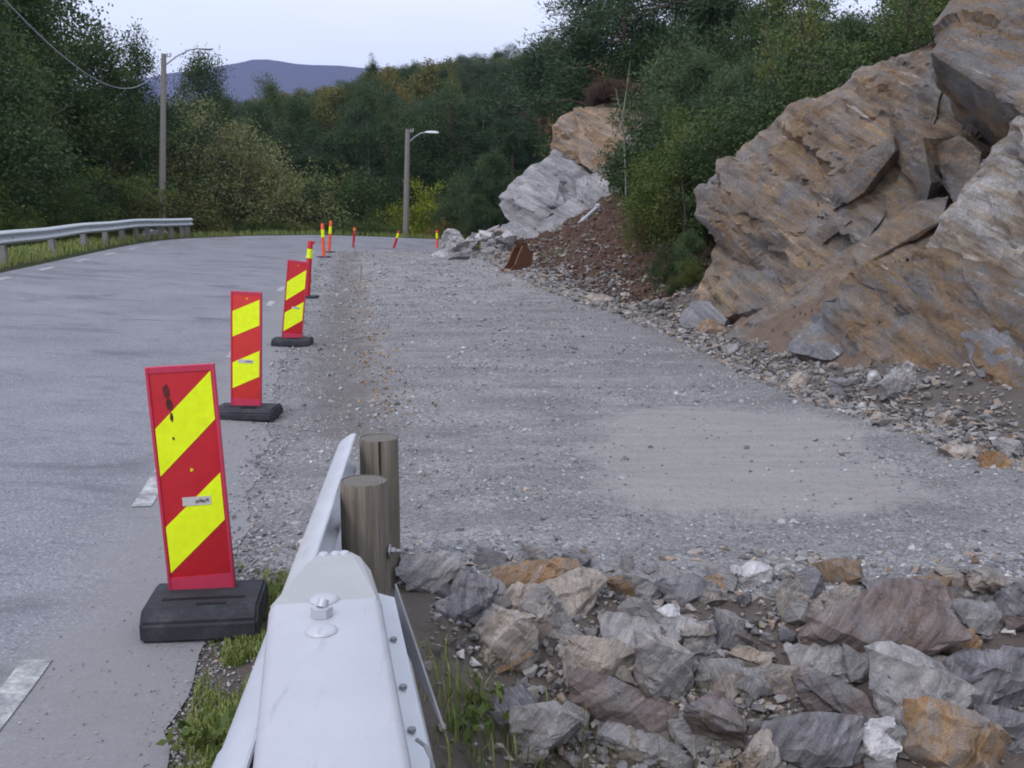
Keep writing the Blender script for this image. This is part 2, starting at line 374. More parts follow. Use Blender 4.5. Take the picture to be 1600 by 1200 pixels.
def mk_gravel():
    k = NT('crushed stone'); v = k.tc.outputs['Object']
    va = k.vor(v, 42, 'Color'); vb = k.vor(v, 95, 'Color'); vc = k.vor(k.map(loc=(3, 1, 2)), 19, 'Color')
    def ch(c, i):
        s_ = k.n('ShaderNodeSeparateColor'); k.l(c, s_.inputs[0]); return s_.outputs[i]
    fines = k.ramp(k.math('ADD', k.attr('fines'), k.math('MULTIPLY', k.math('SUBTRACT', k.noise(v, 1.6, 8, .72), .5), 1.5)), [(.40, 0.), (.62, .95)])
    g = k.ramp(ch(va, 0), [(0., (0.135, 0.132, 0.138)), (.5, (0.251, 0.246, 0.252)), (.9, (0.354, 0.347, 0.350)), (1., (0.488, 0.478, 0.470))])
    g2 = k.ramp(ch(vb, 1), [(0., (0.147, 0.144, 0.149)), (.6, (0.281, 0.275, 0.281)), (1., (0.440, 0.424, 0.414))])
    g = k.mix(.55, g, g2)
    g = k.mix(1., g, k.ramp(k.noise(k.map(scale=(.35, 1.6, 1), rot=(0, 0, .08)), 1.6, 7, .68, .6), [(.32, .72), (.68, 1.22)]), 'MULTIPLY')
    g = k.mix(k.ramp(k.noise(v, 1.7, 6, .7), [(.35, 0.), (.7, .55)]), g, (0.158, 0.155, 0.160))
    f = k.mix(k.noise(v, 150, 3, .7), (0.262, 0.250, 0.247), (0.416, 0.395, 0.386))
    f = k.mix(k.ramp(k.noise(k.map(scale=(.3, 2.2, 1)), 3.0, 6, .6), [(.4, 0.), (.7, .45)]), f, (0.207, 0.201, 0.201))
    base = k.mix(fines, g, f)
    dirt = k.ramp(k.math('ADD', k.attr('dirt'), k.math('MULTIPLY', k.math('SUBTRACT', k.noise(v, 2.8, 6, .7), .5), 1.2)), [(.45, 0.), (1.0, .75)])
    base = k.mix(dirt, base, k.mix(k.noise(v, 12, 5, .7), (.10, .09, .086), (.215, .19, .178)))
    gr = k.math('MULTIPLY', k.vor(v, 42, 'Distance'), -1.0)
    nb = k.bump(gr, .55, .02); nb = k.bump(k.noise(v, 120, 4, .7), .5, .006, nb); nb = k.bump(k.noise(v, 7, 6, .75), .9, .06, nb)
    return k.fin(base, .92, nrm=nb, spec=.2)
M['gravel'] = mk_gravel()
def mk_ground():
    k = NT('earth and litter'); v = k.tc.outputs['Object']
    soil = k.mix(k.noise(v, 3.5, 7, .7), (.10, .082, .072), (.23, .195, .175))
    soil = k.mix(k.ramp(k.noise(v, 21, 5, .7), [(.55, 0.), (.7, .5)]), soil, (.25, .215, .19))
    red = k.mix(k.noise(v, 2.4, 8, .72, .5), (.04, .026, .022), (.15, .085, .062))
    red = k.mix(k.ramp(k.noise(v, 9, 6, .7), [(.6, 0.), (.7, .6)]), red, (.25, .2, .18))
    moss = k.mix(k.noise(v, 2.0, 7, .7), (.02, .028, .012), (.075, .08, .03))
    tal = k.mix(k.noise(v, 6.0, 7, .72), (.09, .075, .065), (.23, .2, .185))
    def sel(name, amt=.8): return k.ramp(k.math('ADD', k.attr(name), k.math('MULTIPLY', k.math('SUBTRACT', k.noise(v, 1.5, 6, .65), .5), amt)), [(.4, 0.), (.6, 1.)])
    c = k.mix(sel('red'), moss, red); c = k.mix(sel('talus'), c, tal); c = k.mix(sel('soil'), c, soil)
    nb = k.bump(k.noise(v, 6, 9, .75), .9, .08); nb = k.bump(k.noise(v, 45, 5, .7), .6, .015, nb)
    return k.fin(c, .95, nrm=nb, spec=.15)
M['ground'] = mk_ground()
def mk_leaf(name, c0, c1, c2, sp_=.3, trans=.25):
    k = NT(name); oi = k.n('ShaderNodeObjectInfo')
    f = k.math('ADD', k.math('MULTIPLY', k.attr('rnd'), .60), k.math('MULTIPLY', oi.outputs['Random'], .40))
    c = k.ramp(f, [(.08, c0), (.5, c1), (.93, c2)])
    b = k.b; k.l(c, b.inputs['Base Color']); b.inputs['Roughness'].default_value = .6; b.inputs['Specular IOR Level'].default_value = sp_
    tr = k.n('ShaderNodeBsdfTranslucent'); ms = k.n('ShaderNodeMixShader'); ms.inputs[0].default_value = trans
    k.l(c, tr.inputs['Color']); k.l(b.outputs[0], ms.inputs[1]); k.l(tr.outputs[0], ms.inputs[2]); k.l(ms.outputs[0], k.out.inputs[0])
    return k.m
LEAF = {
 'birch': mk_leaf('birch leaves', (0.035, 0.069, 0.018), (0.069, 0.106, 0.027), (0.138, 0.150, 0.037)),
 'alder': mk_leaf('alder leaves', (0.021, 0.048, 0.015), (0.041, 0.075, 0.021), (0.069, 0.101, 0.030)),
 'autumn': mk_leaf('turning leaves', (0.071, 0.097, 0.025), (0.131, 0.138, 0.037), (0.237, 0.165, 0.044)),
  'willow': mk_leaf('willow leaves', (0.092, 0.111, 0.038), (0.176, 0.189, 0.070), (0.284, 0.277, 0.128)),
 'yellow': mk_leaf('yellow green leaves', (0.125, 0.163, 0.019), (0.250, 0.288, 0.025), (0.413, 0.400, 0.037)),
 'pine': mk_leaf('pine needles', (0.022, 0.052, 0.021), (0.044, 0.080, 0.032), (0.077, 0.112, 0.041), trans=.12),
 'young': mk_leaf('young pine needles', (0.031, 0.063, 0.029), (0.059, 0.098, 0.040), (0.095, 0.134, 0.054), trans=.15),
 'bright': mk_leaf('fresh leaves', (0.043, 0.072, 0.017), (0.077, 0.113, 0.023), (0.134, 0.154, 0.033)),
 'heather': mk_leaf('heather', (0.056, 0.031, 0.027), (0.106, 0.062, 0.050), (0.125, 0.112, 0.044)),
 'rowan': mk_leaf('rowan leaves', (0.125, 0.044, 0.031), (0.213, 0.088, 0.050), (0.188, 0.163, 0.050)),
 'grass': mk_leaf('grass blades', (0.073, 0.114, 0.025), (0.163, 0.227, 0.048), (0.406, 0.390, 0.163)),
 'dry': mk_leaf('dry grass blades', (0.125, 0.100, 0.050), (0.213, 0.188, 0.088), (0.163, 0.200, 0.062)),
}
def mk_bark(name, a, b):
    k = NT(name); c = k.mix(k.ramp(k.noise(k.map(scale=(3, 3, .6)), 4, 5, .7), [(.35, 0.), (.65, 1.)]), a, b)
    return k.fin(c, .9, nrm=k.bump(k.noise(None, 18, 4), .5, .02), spec=.15)
BARK = {'pale': mk_bark('pale bark', (.11, .10, .09), (.3, .28, .26)), 'dark': mk_bark('dark bark', (.05, .04, .035), (.13, .10, .085)), 'pine': mk_bark('pine bark', (.07, .05, .045), (.19, .12, .09))}

def mk_metal(name, a, b, rough=.45, metal=.55):
    k = NT(name); v = k.tc.outputs['Object']
    c = k.mix(k.noise(v, 6, 5, .6), a, b)
    c = k.mix(k.ramp(k.noise(k.map(scale=(3, .4, 3)), 9, 5, .7), [(.6, 0.), (.72, .35)]), c, tuple(x*.55 for x in a))
    c = k.mix(k.ramp(k.vor(v, 60, 'Distance'), [(.05, .5), (.1, 0.)]), c, tuple(x*.5 for x in a))
    return k.fin(c, k.ramp(k.noise(v, 14, 4), [(.3, rough), (.7, rough+.22)]), metal, k.bump(k.noise(v, 25, 3), .05, .004), .5)
M['galv'] = mk_metal('galvanised steel', (.47, .49, .54), (.60, .61, .65), .42, .45)
M['galv_white'] = mk_metal('weathered zinc', (.43, .435, .475), (.52, .525, .57), .45, .35)
M['galv_dark'] = mk_metal('dull steel', (.22, .22, .24), (.32, .32, .34), .5, .6)
M['rail_far'] = mk_metal('old galvanised rail', (.42, .45, .47), (.55, .58, .60), .45, .45)
M['black'] = NT('painted hole shade').fin((.01, .01, .012), .8)  # solid black standing for the shade inside slots and holes
def mk_wood():
    k = NT('weathered wood'); v = k.tc.outputs['Object']
    ad = k.n('ShaderNodeVectorMath', operation='ADD'); oi = k.n('ShaderNodeObjectInfo'); k.l(v, ad.inputs[0]); k.l(oi.outputs['Random'], ad.inputs[1]); v2 = ad.outputs[0]
    g1 = k.noise(k.map(v2, scale=(1, 1, .07), rot=(.03, .04, 0)), 22, 7, .72, 1.2)
    gr = k.noise(k.map(v2, scale=(1, 1, .03)), 120, 5, .75)
    w = k.n('ShaderNodeTexWave', wave_type='BANDS', bands_direction='X'); w.inputs['Scale'].default_value = 7; w.inputs['Distortion'].default_value = 9; w.inputs['Detail'].default_value = 3; w.inputs['Detail Scale'].default_value = .6
    k.l(k.map(v2, scale=(1, 1, .12)), w.inputs['Vector'])
    c = k.ramp(g1, [(.3, (.12, .10, .08)), (.5, (.19, .165, .135)), (.7, (.26, .235, .205))])
    c = k.mix(.35, c, k.mix(w.outputs['Fac'], (.13, .105, .08), (.25, .22, .19)))
    c = k.mix(1., c, k.ramp(gr, [(.3, .65), (.7, 1.3)]), 'MULTIPLY')
    split = k.ramp(k.noise(k.map(v2, scale=(1, 1, .05), loc=(4, 2, 0)), 16, 2, .5), [(.30, 1.), (.33, 0.)]); c = k.mix(split, c, (.03, .025, .02))
    c = k.mix(k.ramp(k.noise(k.map(scale=(1, 1, .4)), 4, 4), [(.45, 0.), (.7, .5)]), c, (.12, .125, .105))
    return k.fin(c, .85, nrm=k.bump(gr, .35, .004), spec=.2)
M['wood'] = mk_wood()
def mk_woodtop():
    k = NT('post end grain'); v = k.tc.outputs['Object']
    w = k.n('ShaderNodeTexWave', wave_type='RINGS', rings_direction='Z'); w.inputs['Scale'].default_value = 24; w.inputs['Distortion'].default_value = 1.5
    k.l(k.map(loc=(.01, .012, 0)), w.inputs['Vector'])
    c = k.mix(w.outputs['Fac'], (.13, .115, .1), (.24, .22, .2)); c = k.mix(k.noise(v, 30, 5, .7), c, (.09, .08, .07))
    return k.fin(c, .9, nrm=k.bump(k.noise(v, 60, 5), .5, .004))
M['woodtop'] = mk_woodtop()
def mk_plain(name, c, rough=.5, dirt=.3, dc=(.12, .1, .09), sc=6, metal=0, spec=.4):
    k = NT(name); v = k.tc.outputs['Object']
    a = k.mix(k.ramp(k.noise(v, sc, 7, .68), [(.5, 0.), (.78, dirt)]), c, dc)
    a = k.mix(1., a, k.ramp(k.noise(v, sc*4, 5, .6), [(.3, .9), (.7, 1.08)]), 'MULTIPLY')
    return k.fin(a, k.ramp(k.noise(v, sc*2, 3), [(.3, rough), (.7, min(1, rough+.2))]), metal, k.bump(k.noise(v, sc*8, 3), .06, .003), spec)
M['red'] = mk_plain('red reflective sheet', (.50, .012, .022), .45, .35, (.2, .03, .03))
M['rim'] = mk_plain('red plastic rim', (.52, .035, .085), .5, .2, (.25, .05, .07))
M['red2'] = mk_plain('brighter red sheet', (.60, .03, .025), .45, .3, (.3, .05, .05))
M['yellow'] = mk_plain('fluorescent yellow sheet', (.80, .95, .004), .45, .15, (.5, .55, .05))
M['orange'] = mk_plain('fluorescent orange plastic', (.88, .10, .035), .45, .12, (.5, .1, .07))
M['sticker'] = mk_plain('grubby sticker', (.52, .5, .48), .6, .5, (.3, .28, .26), 20)
M['print'] = NT('sticker print').fin((.12, .11, .11), .7)
M['rubber'] = mk_plain('recycled rubber', (.035, .037, .045), .75, .55, (.11, .11, .12), 9, spec=.25)
M['scuff'] = mk_plain('black scuff', (.07, .02, .02), .75, .85, (.28, .04, .03), 45)
M['pole'] = mk_plain('weathered pole', (.24, .225, .21), .85, .4, (.16, .15, .14), 4, spec=.2)
M['lamp'] = mk_plain('lamp housing', (.62, .64, .66), .45, .2)
M['arm'] = mk_plain('lamp arm', (.36, .38, .42), .5, .2)
M['rail_post'] = mk_plain('grey rail post', (.22, .215, .21), .85, .5, (.12, .11, .10), 5)
M['paint'] = None
def mk_paint():
    k = NT('worn road paint'); v = k.tc.outputs['Object']
    w = k.ramp(k.noise(v, 9, 8, .75), [(.38, 1.), (.6, 0.)])
    w = k.mix(k.ramp(k.noise(v, 80, 4, .7), [(.4, .4), (.65, 0.)]), w, 0.0)
    c = k.mix(w, (.2, .2, .215), (.62, .62, .62))
    return k.fin(c, .8, nrm=k.bump(k.noise(v, 160, 2), .3, .003))
M['paint'] = mk_paint()
M['rust_steel'] = mk_plain('rusty steel', (.10, .045, .028), .85, .7, (.09, .04, .03), 5, spec=.2)
M['rust_edge'] = mk_plain('worn rusty edge', (.20, .09, .045), .7, .5, (.16, .08, .05), 8)
M['mountain'] = None
k = NT('far mountain heath'); M['mountain'] = k.fin(k.mix(k.noise(None, .004, 6, .6), (.05, .05, .05), (.09, .075, .07)), 1, spec=0)
print('materials', time.time()-T0)

# ================================================================== SETTING
def grid_lines(segs):
    out = [segs[0][0]]
    for a, b, n in segs: out += list(np.linspace(a, b, n+1)[1:])
    return np.array(out)
gx = grid_lines([(-900, -200, 8), (-200, -60, 20), (-60, -14, 46), (-14, -2, 60), (-2, 6, 130), (6, 20, 70), (20, 60, 30), (60, 200, 18), (200, 900, 8)])
gy = grid_lines([(-40, 0, 16), (0, 2.4, 12), (2.4, 6, 66), (6, 20, 120), (20, 50, 120), (50, 170, 60), (170, 600, 14), (600, 3600, 12)])
X, Y = np.meshgrid(gx, gy); Z = height(X, Y)
s_, _ = sdist(P, X, Y); d_, _ = sdist(TL, X, Y); d_ = -d_
Z = Z-(Y > 170)*np.clip((Y-170)*.03, 0, 14)
# bury the earth a little under the road and gravel sheets
cover = ((s_ > .10) & (s_ < ROADW+.05)) | ((s_ <= .02) & (d_ < .15) & (Z > -.02) & (Y > 4.55))
cover &= (Y < 75)
Zg = Z-.06*cover
n0, n1 = X.shape; idx = np.arange(n0*n1).reshape(n0, n1)
F = np.stack([idx[:-1, :-1], idx[:-1, 1:], idx[1:, 1:], idx[1:, :-1]], -1).reshape(-1, 4)
red = sstep(.2, .9, d_)*(1-sstep(4.5, 7.5, d_))*sstep(15.5, 18, Y)*(1-sstep(33, 38, Y))
tal = (1-sstep(1.2, 2.8, d_))*(d_ > -.6)*(1-sstep(15, 20, Y))
soilm = np.clip((1-sstep(4.4, 5.2, Y))*(X > -.6)*(d_ < .6)+(1-sstep(5.2, 6, Y))*(s_ < .3)*(X < -.4), 0, 1)
me = rawmesh('ground', np.stack([X, Y, Zg], -1).reshape(-1, 3), F, True, {'red': red.ravel(), 'talus': tal.ravel(), 'soil': soilm.ravel()})
tag(meshobj('ground', me, M['ground']), kind='structure')

def offset_poly(s, t0, t1, step):
    """points at signed offset s left of the inner road edge, along its length"""
    seg = np.hypot(*np.diff(P, axis=0).T); acc = np.concatenate([[0], np.cumsum(seg)])
    # smooth the control line
    ts = np.arange(t0, t1, step)
    def pos(t): return np.stack([np.interp(t, acc, P[:, 0]), np.interp(t, acc, P[:, 1])], -1)
    pts = sum(pos(ts+o)*w for o, w in ((-1.2, .15), (-.6, .2), (0, .3), (.6, .2), (1.2, .15)))
    tg = sum(pos(ts+o+.8)-pos(ts+o-.8) for o in (-1.5, -.75, 0, .75, 1.5)); tg = tg/np.linalg.norm(tg, axis=1)[:, None]
    nl = np.stack([-tg[:, 1], tg[:, 0]], -1)
    return pts+nl*np.asarray(s).reshape(-1, 1), ts
ACC0 = 30.0   # arc length at about y=0 (start of P is y=-30)
# old road: strips across
cross = np.concatenate([np.linspace(-.05, 1.2, 14), np.linspace(1.5, ROADW, 16)])
ts = np.concatenate([np.arange(20, 31, .5), np.arange(31, 50, .12), np.arange(50, 130, .4)])
rows = []
seg = np.hypot(*np.diff(P, axis=0).T); acc = np.concatenate([[0], np.cumsum(seg)])
def roadpos(t, s):
    t = np.asarray(t, float)
    def pos(q): return np.stack([np.interp(q, acc, P[:, 0]), np.interp(q, acc, P[:, 1])], -1)
    pts = sum(pos(t+o)*w for o, w in ((-1.2, .15), (-.6, .2), (0, .3), (.6, .2), (1.2, .15)))
    tg = sum(pos(t+o+.8)-pos(t+o-.8) for o in (-1.5, -.75, 0, .75, 1.5)); tg = tg/np.linalg.norm(tg, axis=-1, keepdims=True)
    nl = np.stack([-tg[..., 1], tg[..., 0]], -1)
    return pts+nl*np.asarray(s)[..., None]
TT, SS = np.meshgrid(ts, cross, indexing='ij')
jag = fbm(np.stack([TT.ravel()*4.1, SS.ravel()*0, TT.ravel()*0+2], -1), 5, 4).reshape(TT.shape)
SS2 = SS+jag*.045*(np.abs(SS+.05) < .2)
pp = roadpos(TT.ravel(), SS2.ravel()); zz = height(pp[:, 0], pp[:, 1])
zz = zz+.012
n0, n1 = TT.shape; idx = np.arange(n0*n1).reshape(n0, n1)
F = np.stack([idx[:-1, :-1], idx[1:, :-1], idx[1:, 1:], idx[:-1, 1:]], -1).reshape(-1, 4)
dust = (1-sstep(.0, 1.25, SS)).ravel()
me = rawmesh('road', np.column_stack([pp, zz]), F, True, {'dust': dust})
road = tag(meshobj('road', me, M['asphalt']), kind='structure')

def dash(s0, s1, ta, tb, parent):
    t = np.linspace(ta, tb, 7); a = roadpos(t, np.full(7, s0)); b = roadpos(t, np.full(7, s1))
    V = np.concatenate([np.column_stack([a, height(a[:, 0], a[:, 1])+.017]), np.column_stack([b, height(b[:, 0], b[:, 1])+.017])])
    F = np.array([(i, i+1, 8+i, 7+i) for i in range(6)])
    return meshobj('lane_marking', rawmesh('lane_marking', V, F), M['paint'], parent)
for k in range(16):
    t = 32.75+3.1*k
    dash(.50, .61, t, t+1.0, road)
for k in range(14):
    t = 44.0+3.05*k
    dash(5.62, 5.74, t, t+1.1, road)

# new gravel carriageway between the old road and the foot of the cut
ts = np.concatenate([np.arange(33.2, 50, .09), np.arange(50, 76, .25)])
TLacc = np.concatenate([[0], np.cumsum(np.hypot(*np.diff(TL, axis=0).T))])
yy = grid_lines([(4.35, 20, 190), (20, 43.6, 90)])
xl = np.interp(yy, P[:13, 1], P[:13, 0]); xr = np.interp(yy, TL[:13, 1], TL[:13, 0])
xr = np.where(yy > 40.4, -1.2, xr)
ww = np.linspace(0, 1, 70)
YY, WW_ = np.meshgrid(yy, ww, indexing='ij')
xn = fbm(np.stack([yy*1.1, yy*0, yy*0], -1), 21, 4)*.16
XX = (xl[:, None]-.0)*(1-WW_)+(xr[:, None]+.25+xn[:, None])*WW_
yfront = fbm(np.stack([XX[0]*1.5, XX[0]*0, XX[0]*0+3], -1), 8, 4)*.13-.12*(XX[0]-1)
YY = YY+yfront[None, :]*np.clip(1-(yy-4.35)/1.6, 0, 1)[:, None]
Zg = height(XX, YY); sg, _ = sdist(P, XX, YY); dg, _ = sdist(TL, XX, YY); dg = -dg
Zg = Zg+.006+.01*sstep(.02, .3, -sg)
Zg = Zg-.05*(1-sstep(0, .12, YY-YY[0][None, :]))-.03*sstep(-.1, .2, dg)
n0, n1 = XX.shape; idx = np.arange(n0*n1).reshape(n0, n1)
F = np.stack([idx[:-1, :-1], idx[:-1, 1:], idx[1:, 1:], idx[1:, :-1]], -1).reshape(-1, 4)
# packed fines: the pale trodden patch in front and the rolled far part
fin = .95*np.exp(-(((XX-1.6-.1*(YY-7))/1.15)**4))*sstep(4.9, 6.3, YY)*(1-sstep(8.0, 9.9, YY))+.5*sstep(12, 22, YY)
dirt = np.exp(-((sg+.75)/.55)**2)*sstep(6.3, 8.5, YY)+.6*(1-sstep(.0, .9, -dg))
dirt = np.clip(dirt, 0, 1)
me = rawmesh('gravel_track', np.stack([XX, YY, Zg], -1).reshape(-1, 3), F, True, {'fines': fin.ravel(), 'dirt': dirt.ravel()})
tag(meshobj('gravel_track', me, M['gravel']), kind='structure')
print('ground', time.time()-T0)

# far blue mountains: a closed rounded range about 3 km off
mxs = np.linspace(-2600, 1400, 90); prof = np.interp(mxs, [-2600, -1700, -1250, -900, -780, -640, -430, -330, -100, 500, 1400], [150, 280, 400, 462, 482, 470, 450, 452, 405, 320, 210])
V = []; rowsn = 24
for j in range(rowsn):
    f = j/(rowsn-1); zf = math.sin(min(f*1.6, 1)*math.pi/2) if f < .62 else math.cos((f-.62)/.38*math.pi/2)
    for i, x_ in enumerate(mxs):
        V.append((x_, 2500+f*1400+0*i, -15+(prof[i]+15)*zf))
V = np.array(V); V[:, 2] += fbm(V*.006, 4, 4)*9*np.clip(V[:, 2]/100, 0, 1)
idx = np.arange(rowsn*90).reshape(rowsn, 90)
F = np.stack([idx[:-1, :-1], idx[:-1, 1:], idx[1:, 1:], idx[1:, :-1]], -1).reshape(-1, 4)
tag(meshobj('mountain', rawmesh('mountain', V, F, True), M['mountain']), kind='structure')

# air
bm = bmesh.new(); box(bm, (0, 2000, 243), (6400, 4400, 530)); hzo = bmobj('haze', bm, None)
hm = bpy.data.materials.new('air'); hm.use_nodes = True; hm.node_tree.nodes.clear()
pv = hm.node_tree.nodes.new('ShaderNodeVolumePrincipled'); ou = hm.node_tree.nodes.new('ShaderNodeOutputMaterial')
pv.inputs['Color'].default_value = (.40, .50, .95, 1); pv.inputs['Density'].default_value = .00016; pv.inputs['Anisotropy'].default_value = 0
hm.node_tree.links.new(pv.outputs[0], ou.inputs['Volume']); hzo.data.materials.append(hm); tag(hzo, kind='stuff')

# ================================================================== ROCK
def tess(bm, L):
    for _ in range(12):
        es = [e for e in bm.edges if e.calc_length() > L*1.35]
        if not es: break
        bmesh.ops.subdivide_edges(bm, edges=es, cuts=1, use_grid_fill=False)
        bmesh.ops.triangulate(bm, faces=[f for f in bm.faces if len(f.verts) > 3])
def hull_mesh(name, pts, L, amp=1.0, seed=1, nf=(.62, -.10, .77), scale=1.0, smooth=.6, soilfn=None, fine=1.0):
    bm = bmesh.new()
    vs_ = [bm.verts.new(p) for p in pts]
    r = bmesh.ops.convex_hull(bm, input=vs_)
    bmesh.ops.delete(bm, geom=list({g for g in r['geom_interior']+r['geom_unused'] if isinstance(g, bmesh.types.BMVert)}), context='VERTS')
    bmesh.ops.triangulate(bm, faces=bm.faces[:])
    tess(bm, L); bm.normal_update()
    co_ = np.array([v.co[:] for v in bm.verts]); nr = np.array([v.normal[:] for v in bm.verts])
    nf = np.array(nf)/np.linalg.norm(nf)
    q = co_/scale
    # anisotropic: fracture cells are long along the foliation, thin across it
    al = q-np.outer(q@nf, nf)*1.0
    an = al*.75+np.outer(q@nf, nf)*2.4
    d1 = facet(an*.8, seed)*.12+facet(an*2.6+5, seed+11)*.05*fine+facet(an*6+9, seed+23)*.022*fine
    t = (q@nf)*4.5+fbm(q*.9, seed+3, 3)*.7
    st = np.floor(t); st = (hsh(st, st*0, st*0, seed+31)-.5)*.10*fine
    d2 = fbm(q*5, seed+40, 4)*.018
    disp = (d1+st+d2)*scale*amp
    co2 = co_+nr*disp[:, None]
    for v, c in zip(bm.verts, co2): v.co = c
    bm.normal_update()
    for f in bm.faces: f.smooth = True
    for e in bm.edges:
        if len(e.link_faces) == 2 and e.calc_face_angle(0) > smooth: e.smooth = False
    me = bpy.data.meshes.new(name); bm.to_mesh(me); bm.free()
    a = me.attributes.new('soil', 'FLOAT', 'POINT')
    if soilfn is not None:
        vn = np.zeros(len(me.vertices)*3); me.vertices.foreach_get('normal', vn); vn = vn.reshape(-1, 3)
        a.data.foreach_set('value', soilfn(co2, vn).astype(np.float32))
    return me
def block(name, parent, mat, pts, L=.085, back=(2.0, 2.4, -.2), amp=1., seed=1, scale=1., soilfn=None, extra=(), fine=.68):
    P3 = [at(*p) for p in pts]; P3 += [p+Vector(back) for p in P3]; P3 += [Vector(e) for e in extra]
    me = hull_mesh(name, P3, L, amp, seed, scale=scale, soilfn=soilfn, fine=fine)
    return meshobj(name, me, mat, parent)
def ledge_soil(k=.5, flat=.55): return lambda c, n: np.clip((n[:, 2]-flat)*2.2, 0, 1)*k
cliff = empty('rock_cliff', at(1400, 620, 10), 0, 'tall blasted rock face of layered brown and grey gneiss right of the gravel', 'cliff')
def rel(o, parent): o.matrix_parent_inverse = Matrix.Translation(-Vector(parent.location)); return o
def cblock(*a, **k):
    o = block(*a, **k); return rel(o, a[1])
cblock('rock_slab', cliff, M['cliff'], [(1088, 298, 15.6), (1090, 335, 15.5), (1130, 262, 15.8), (1200, 192, 15.3), (1290, 152, 14.5), (1335, 118, 14.2), (1455, 60, 13.0), (1480, 120, 12.7),
    (1445, 255, 12.5), (1330, 400, 13.0), (1180, 420, 14.7), (1116, 378, 15.6)], L=.08, seed=3, soilfn=ledge_soil(.45))
cblock('rock_slab', cliff, M['cliff'], [(1118, 365, 15.8), (1108, 430, 15.9), (1078, 498, 15.7), (1064, 515, 15.5), (1140, 515, 14.9), (1225, 478, 14.0), (1300, 450, 13.0), (1345, 390, 12.9), (1230, 350, 14.1)], L=.08, seed=8, soilfn=ledge_soil(.5))
cblock('rock_block', cliff, M['cliff_dark'], [(1458, 62, 12.0), (1500, -15, 12.0), (1560, -70, 11.8), (1760, -90, 10.6), (1470, 85, 10.9), (1600, 178, 9.6), (1760, 260, 8.4), (1488, 190, 11.9), (1547, 234, 11.5), (1640, 240, 10.4)],
    L=.075, back=(2.2, 1.8, .2), seed=14, amp=.7, soilfn=ledge_soil(.4))
cblock('rock_block', cliff, M['cliff'], [(1386, 182, 12.8), (1400, 172, 12.6), (1442, 215, 11.7), (1455, 285, 11.6), (1448, 312, 11.9), (1392, 250, 12.9)], L=.07, back=(1.6, 1.6, .1), seed=19, amp=.5, scale=.45)
cblock('rock_block', cliff, M['cliff'], [(1462, 228, 12.0), (1500, 212, 11.4), (1532, 238, 11.0), (1525, 300, 10.8), (1490, 318, 11.3), (1468, 285, 11.9)], L=.07, back=(1.6, 1.6, .1), seed=24, amp=.55, scale=.45)
cblock('rock_slab', cliff, M['cliff_dark'], [(1302, 440, 11.6), (1352, 412, 11.4), (1452, 385, 10.8), (1560, 425, 9.7), (1760, 500, 7.9), (1800, 760, 7.0), (1600, 640, 8.4), (1430, 605, 9.5), (1330, 560, 10.6), (1292, 505, 11.4)],
    L=.07, seed=29, back=(2.0, 2.0, -.1), amp=.75, soilfn=ledge_soil(.5))
cblock('rock_vein', cliff, M['cliff_pale'], [(1478, 338, 11.0), (1508, 275, 10.8), (1545, 236, 10.5), (1600, 190, 9.7), (1760, 170, 8.7), (1780, 520, 8.3), (1585, 440, 9.8), (1500, 405, 10.5), (1446, 392, 11.0)],
    L=.07, seed=33, amp=.8, back=(1.8, 1.8, 0))
cblock('rock_slab', cliff, M['cliff_grey'], [(1228, 548, 11.4), (1245, 528, 11.6), (1312, 462, 11.9), (1345, 470, 11.6), (1345, 530, 10.8), (1300, 560, 10.8)], L=.07, seed=37, back=(1.2, 1.4, -.2), amp=.6, soilfn=ledge_soil(.6))
cblock('rock_slab', cliff, M['cliff'], [(1380, 200, 13.3), (1480, 120, 12.9), (1620, 120, 11.9), (1600, 330, 11.3), (1450, 390, 11.9), (1330, 390, 13.1)], L=.08, seed=81, back=(1.5, 1.5, 0), amp=.5)
cblock('rock_slab', cliff, M['cliff'], [(1330, 395, 12.4), (1360, 365, 12.4), (1440, 310, 12.0), (1480, 310, 11.6), (1470, 345, 11.3), (1390, 395, 11.7), (1345, 415, 11.9)], L=.07, seed=41, back=(1.2, 1.6, -.3), amp=.6)
cblock('rock_slab', cliff, M['cliff_grey'], [(1060, 500, 15.3), (1082, 470, 15.4), (1110, 470, 15.1), (1135, 500, 14.6), (1120, 530, 14.4), (1070, 530, 14.7)], L=.07, seed=44, back=(1.2, 1.6, -.3), amp=.6, scale=.7)
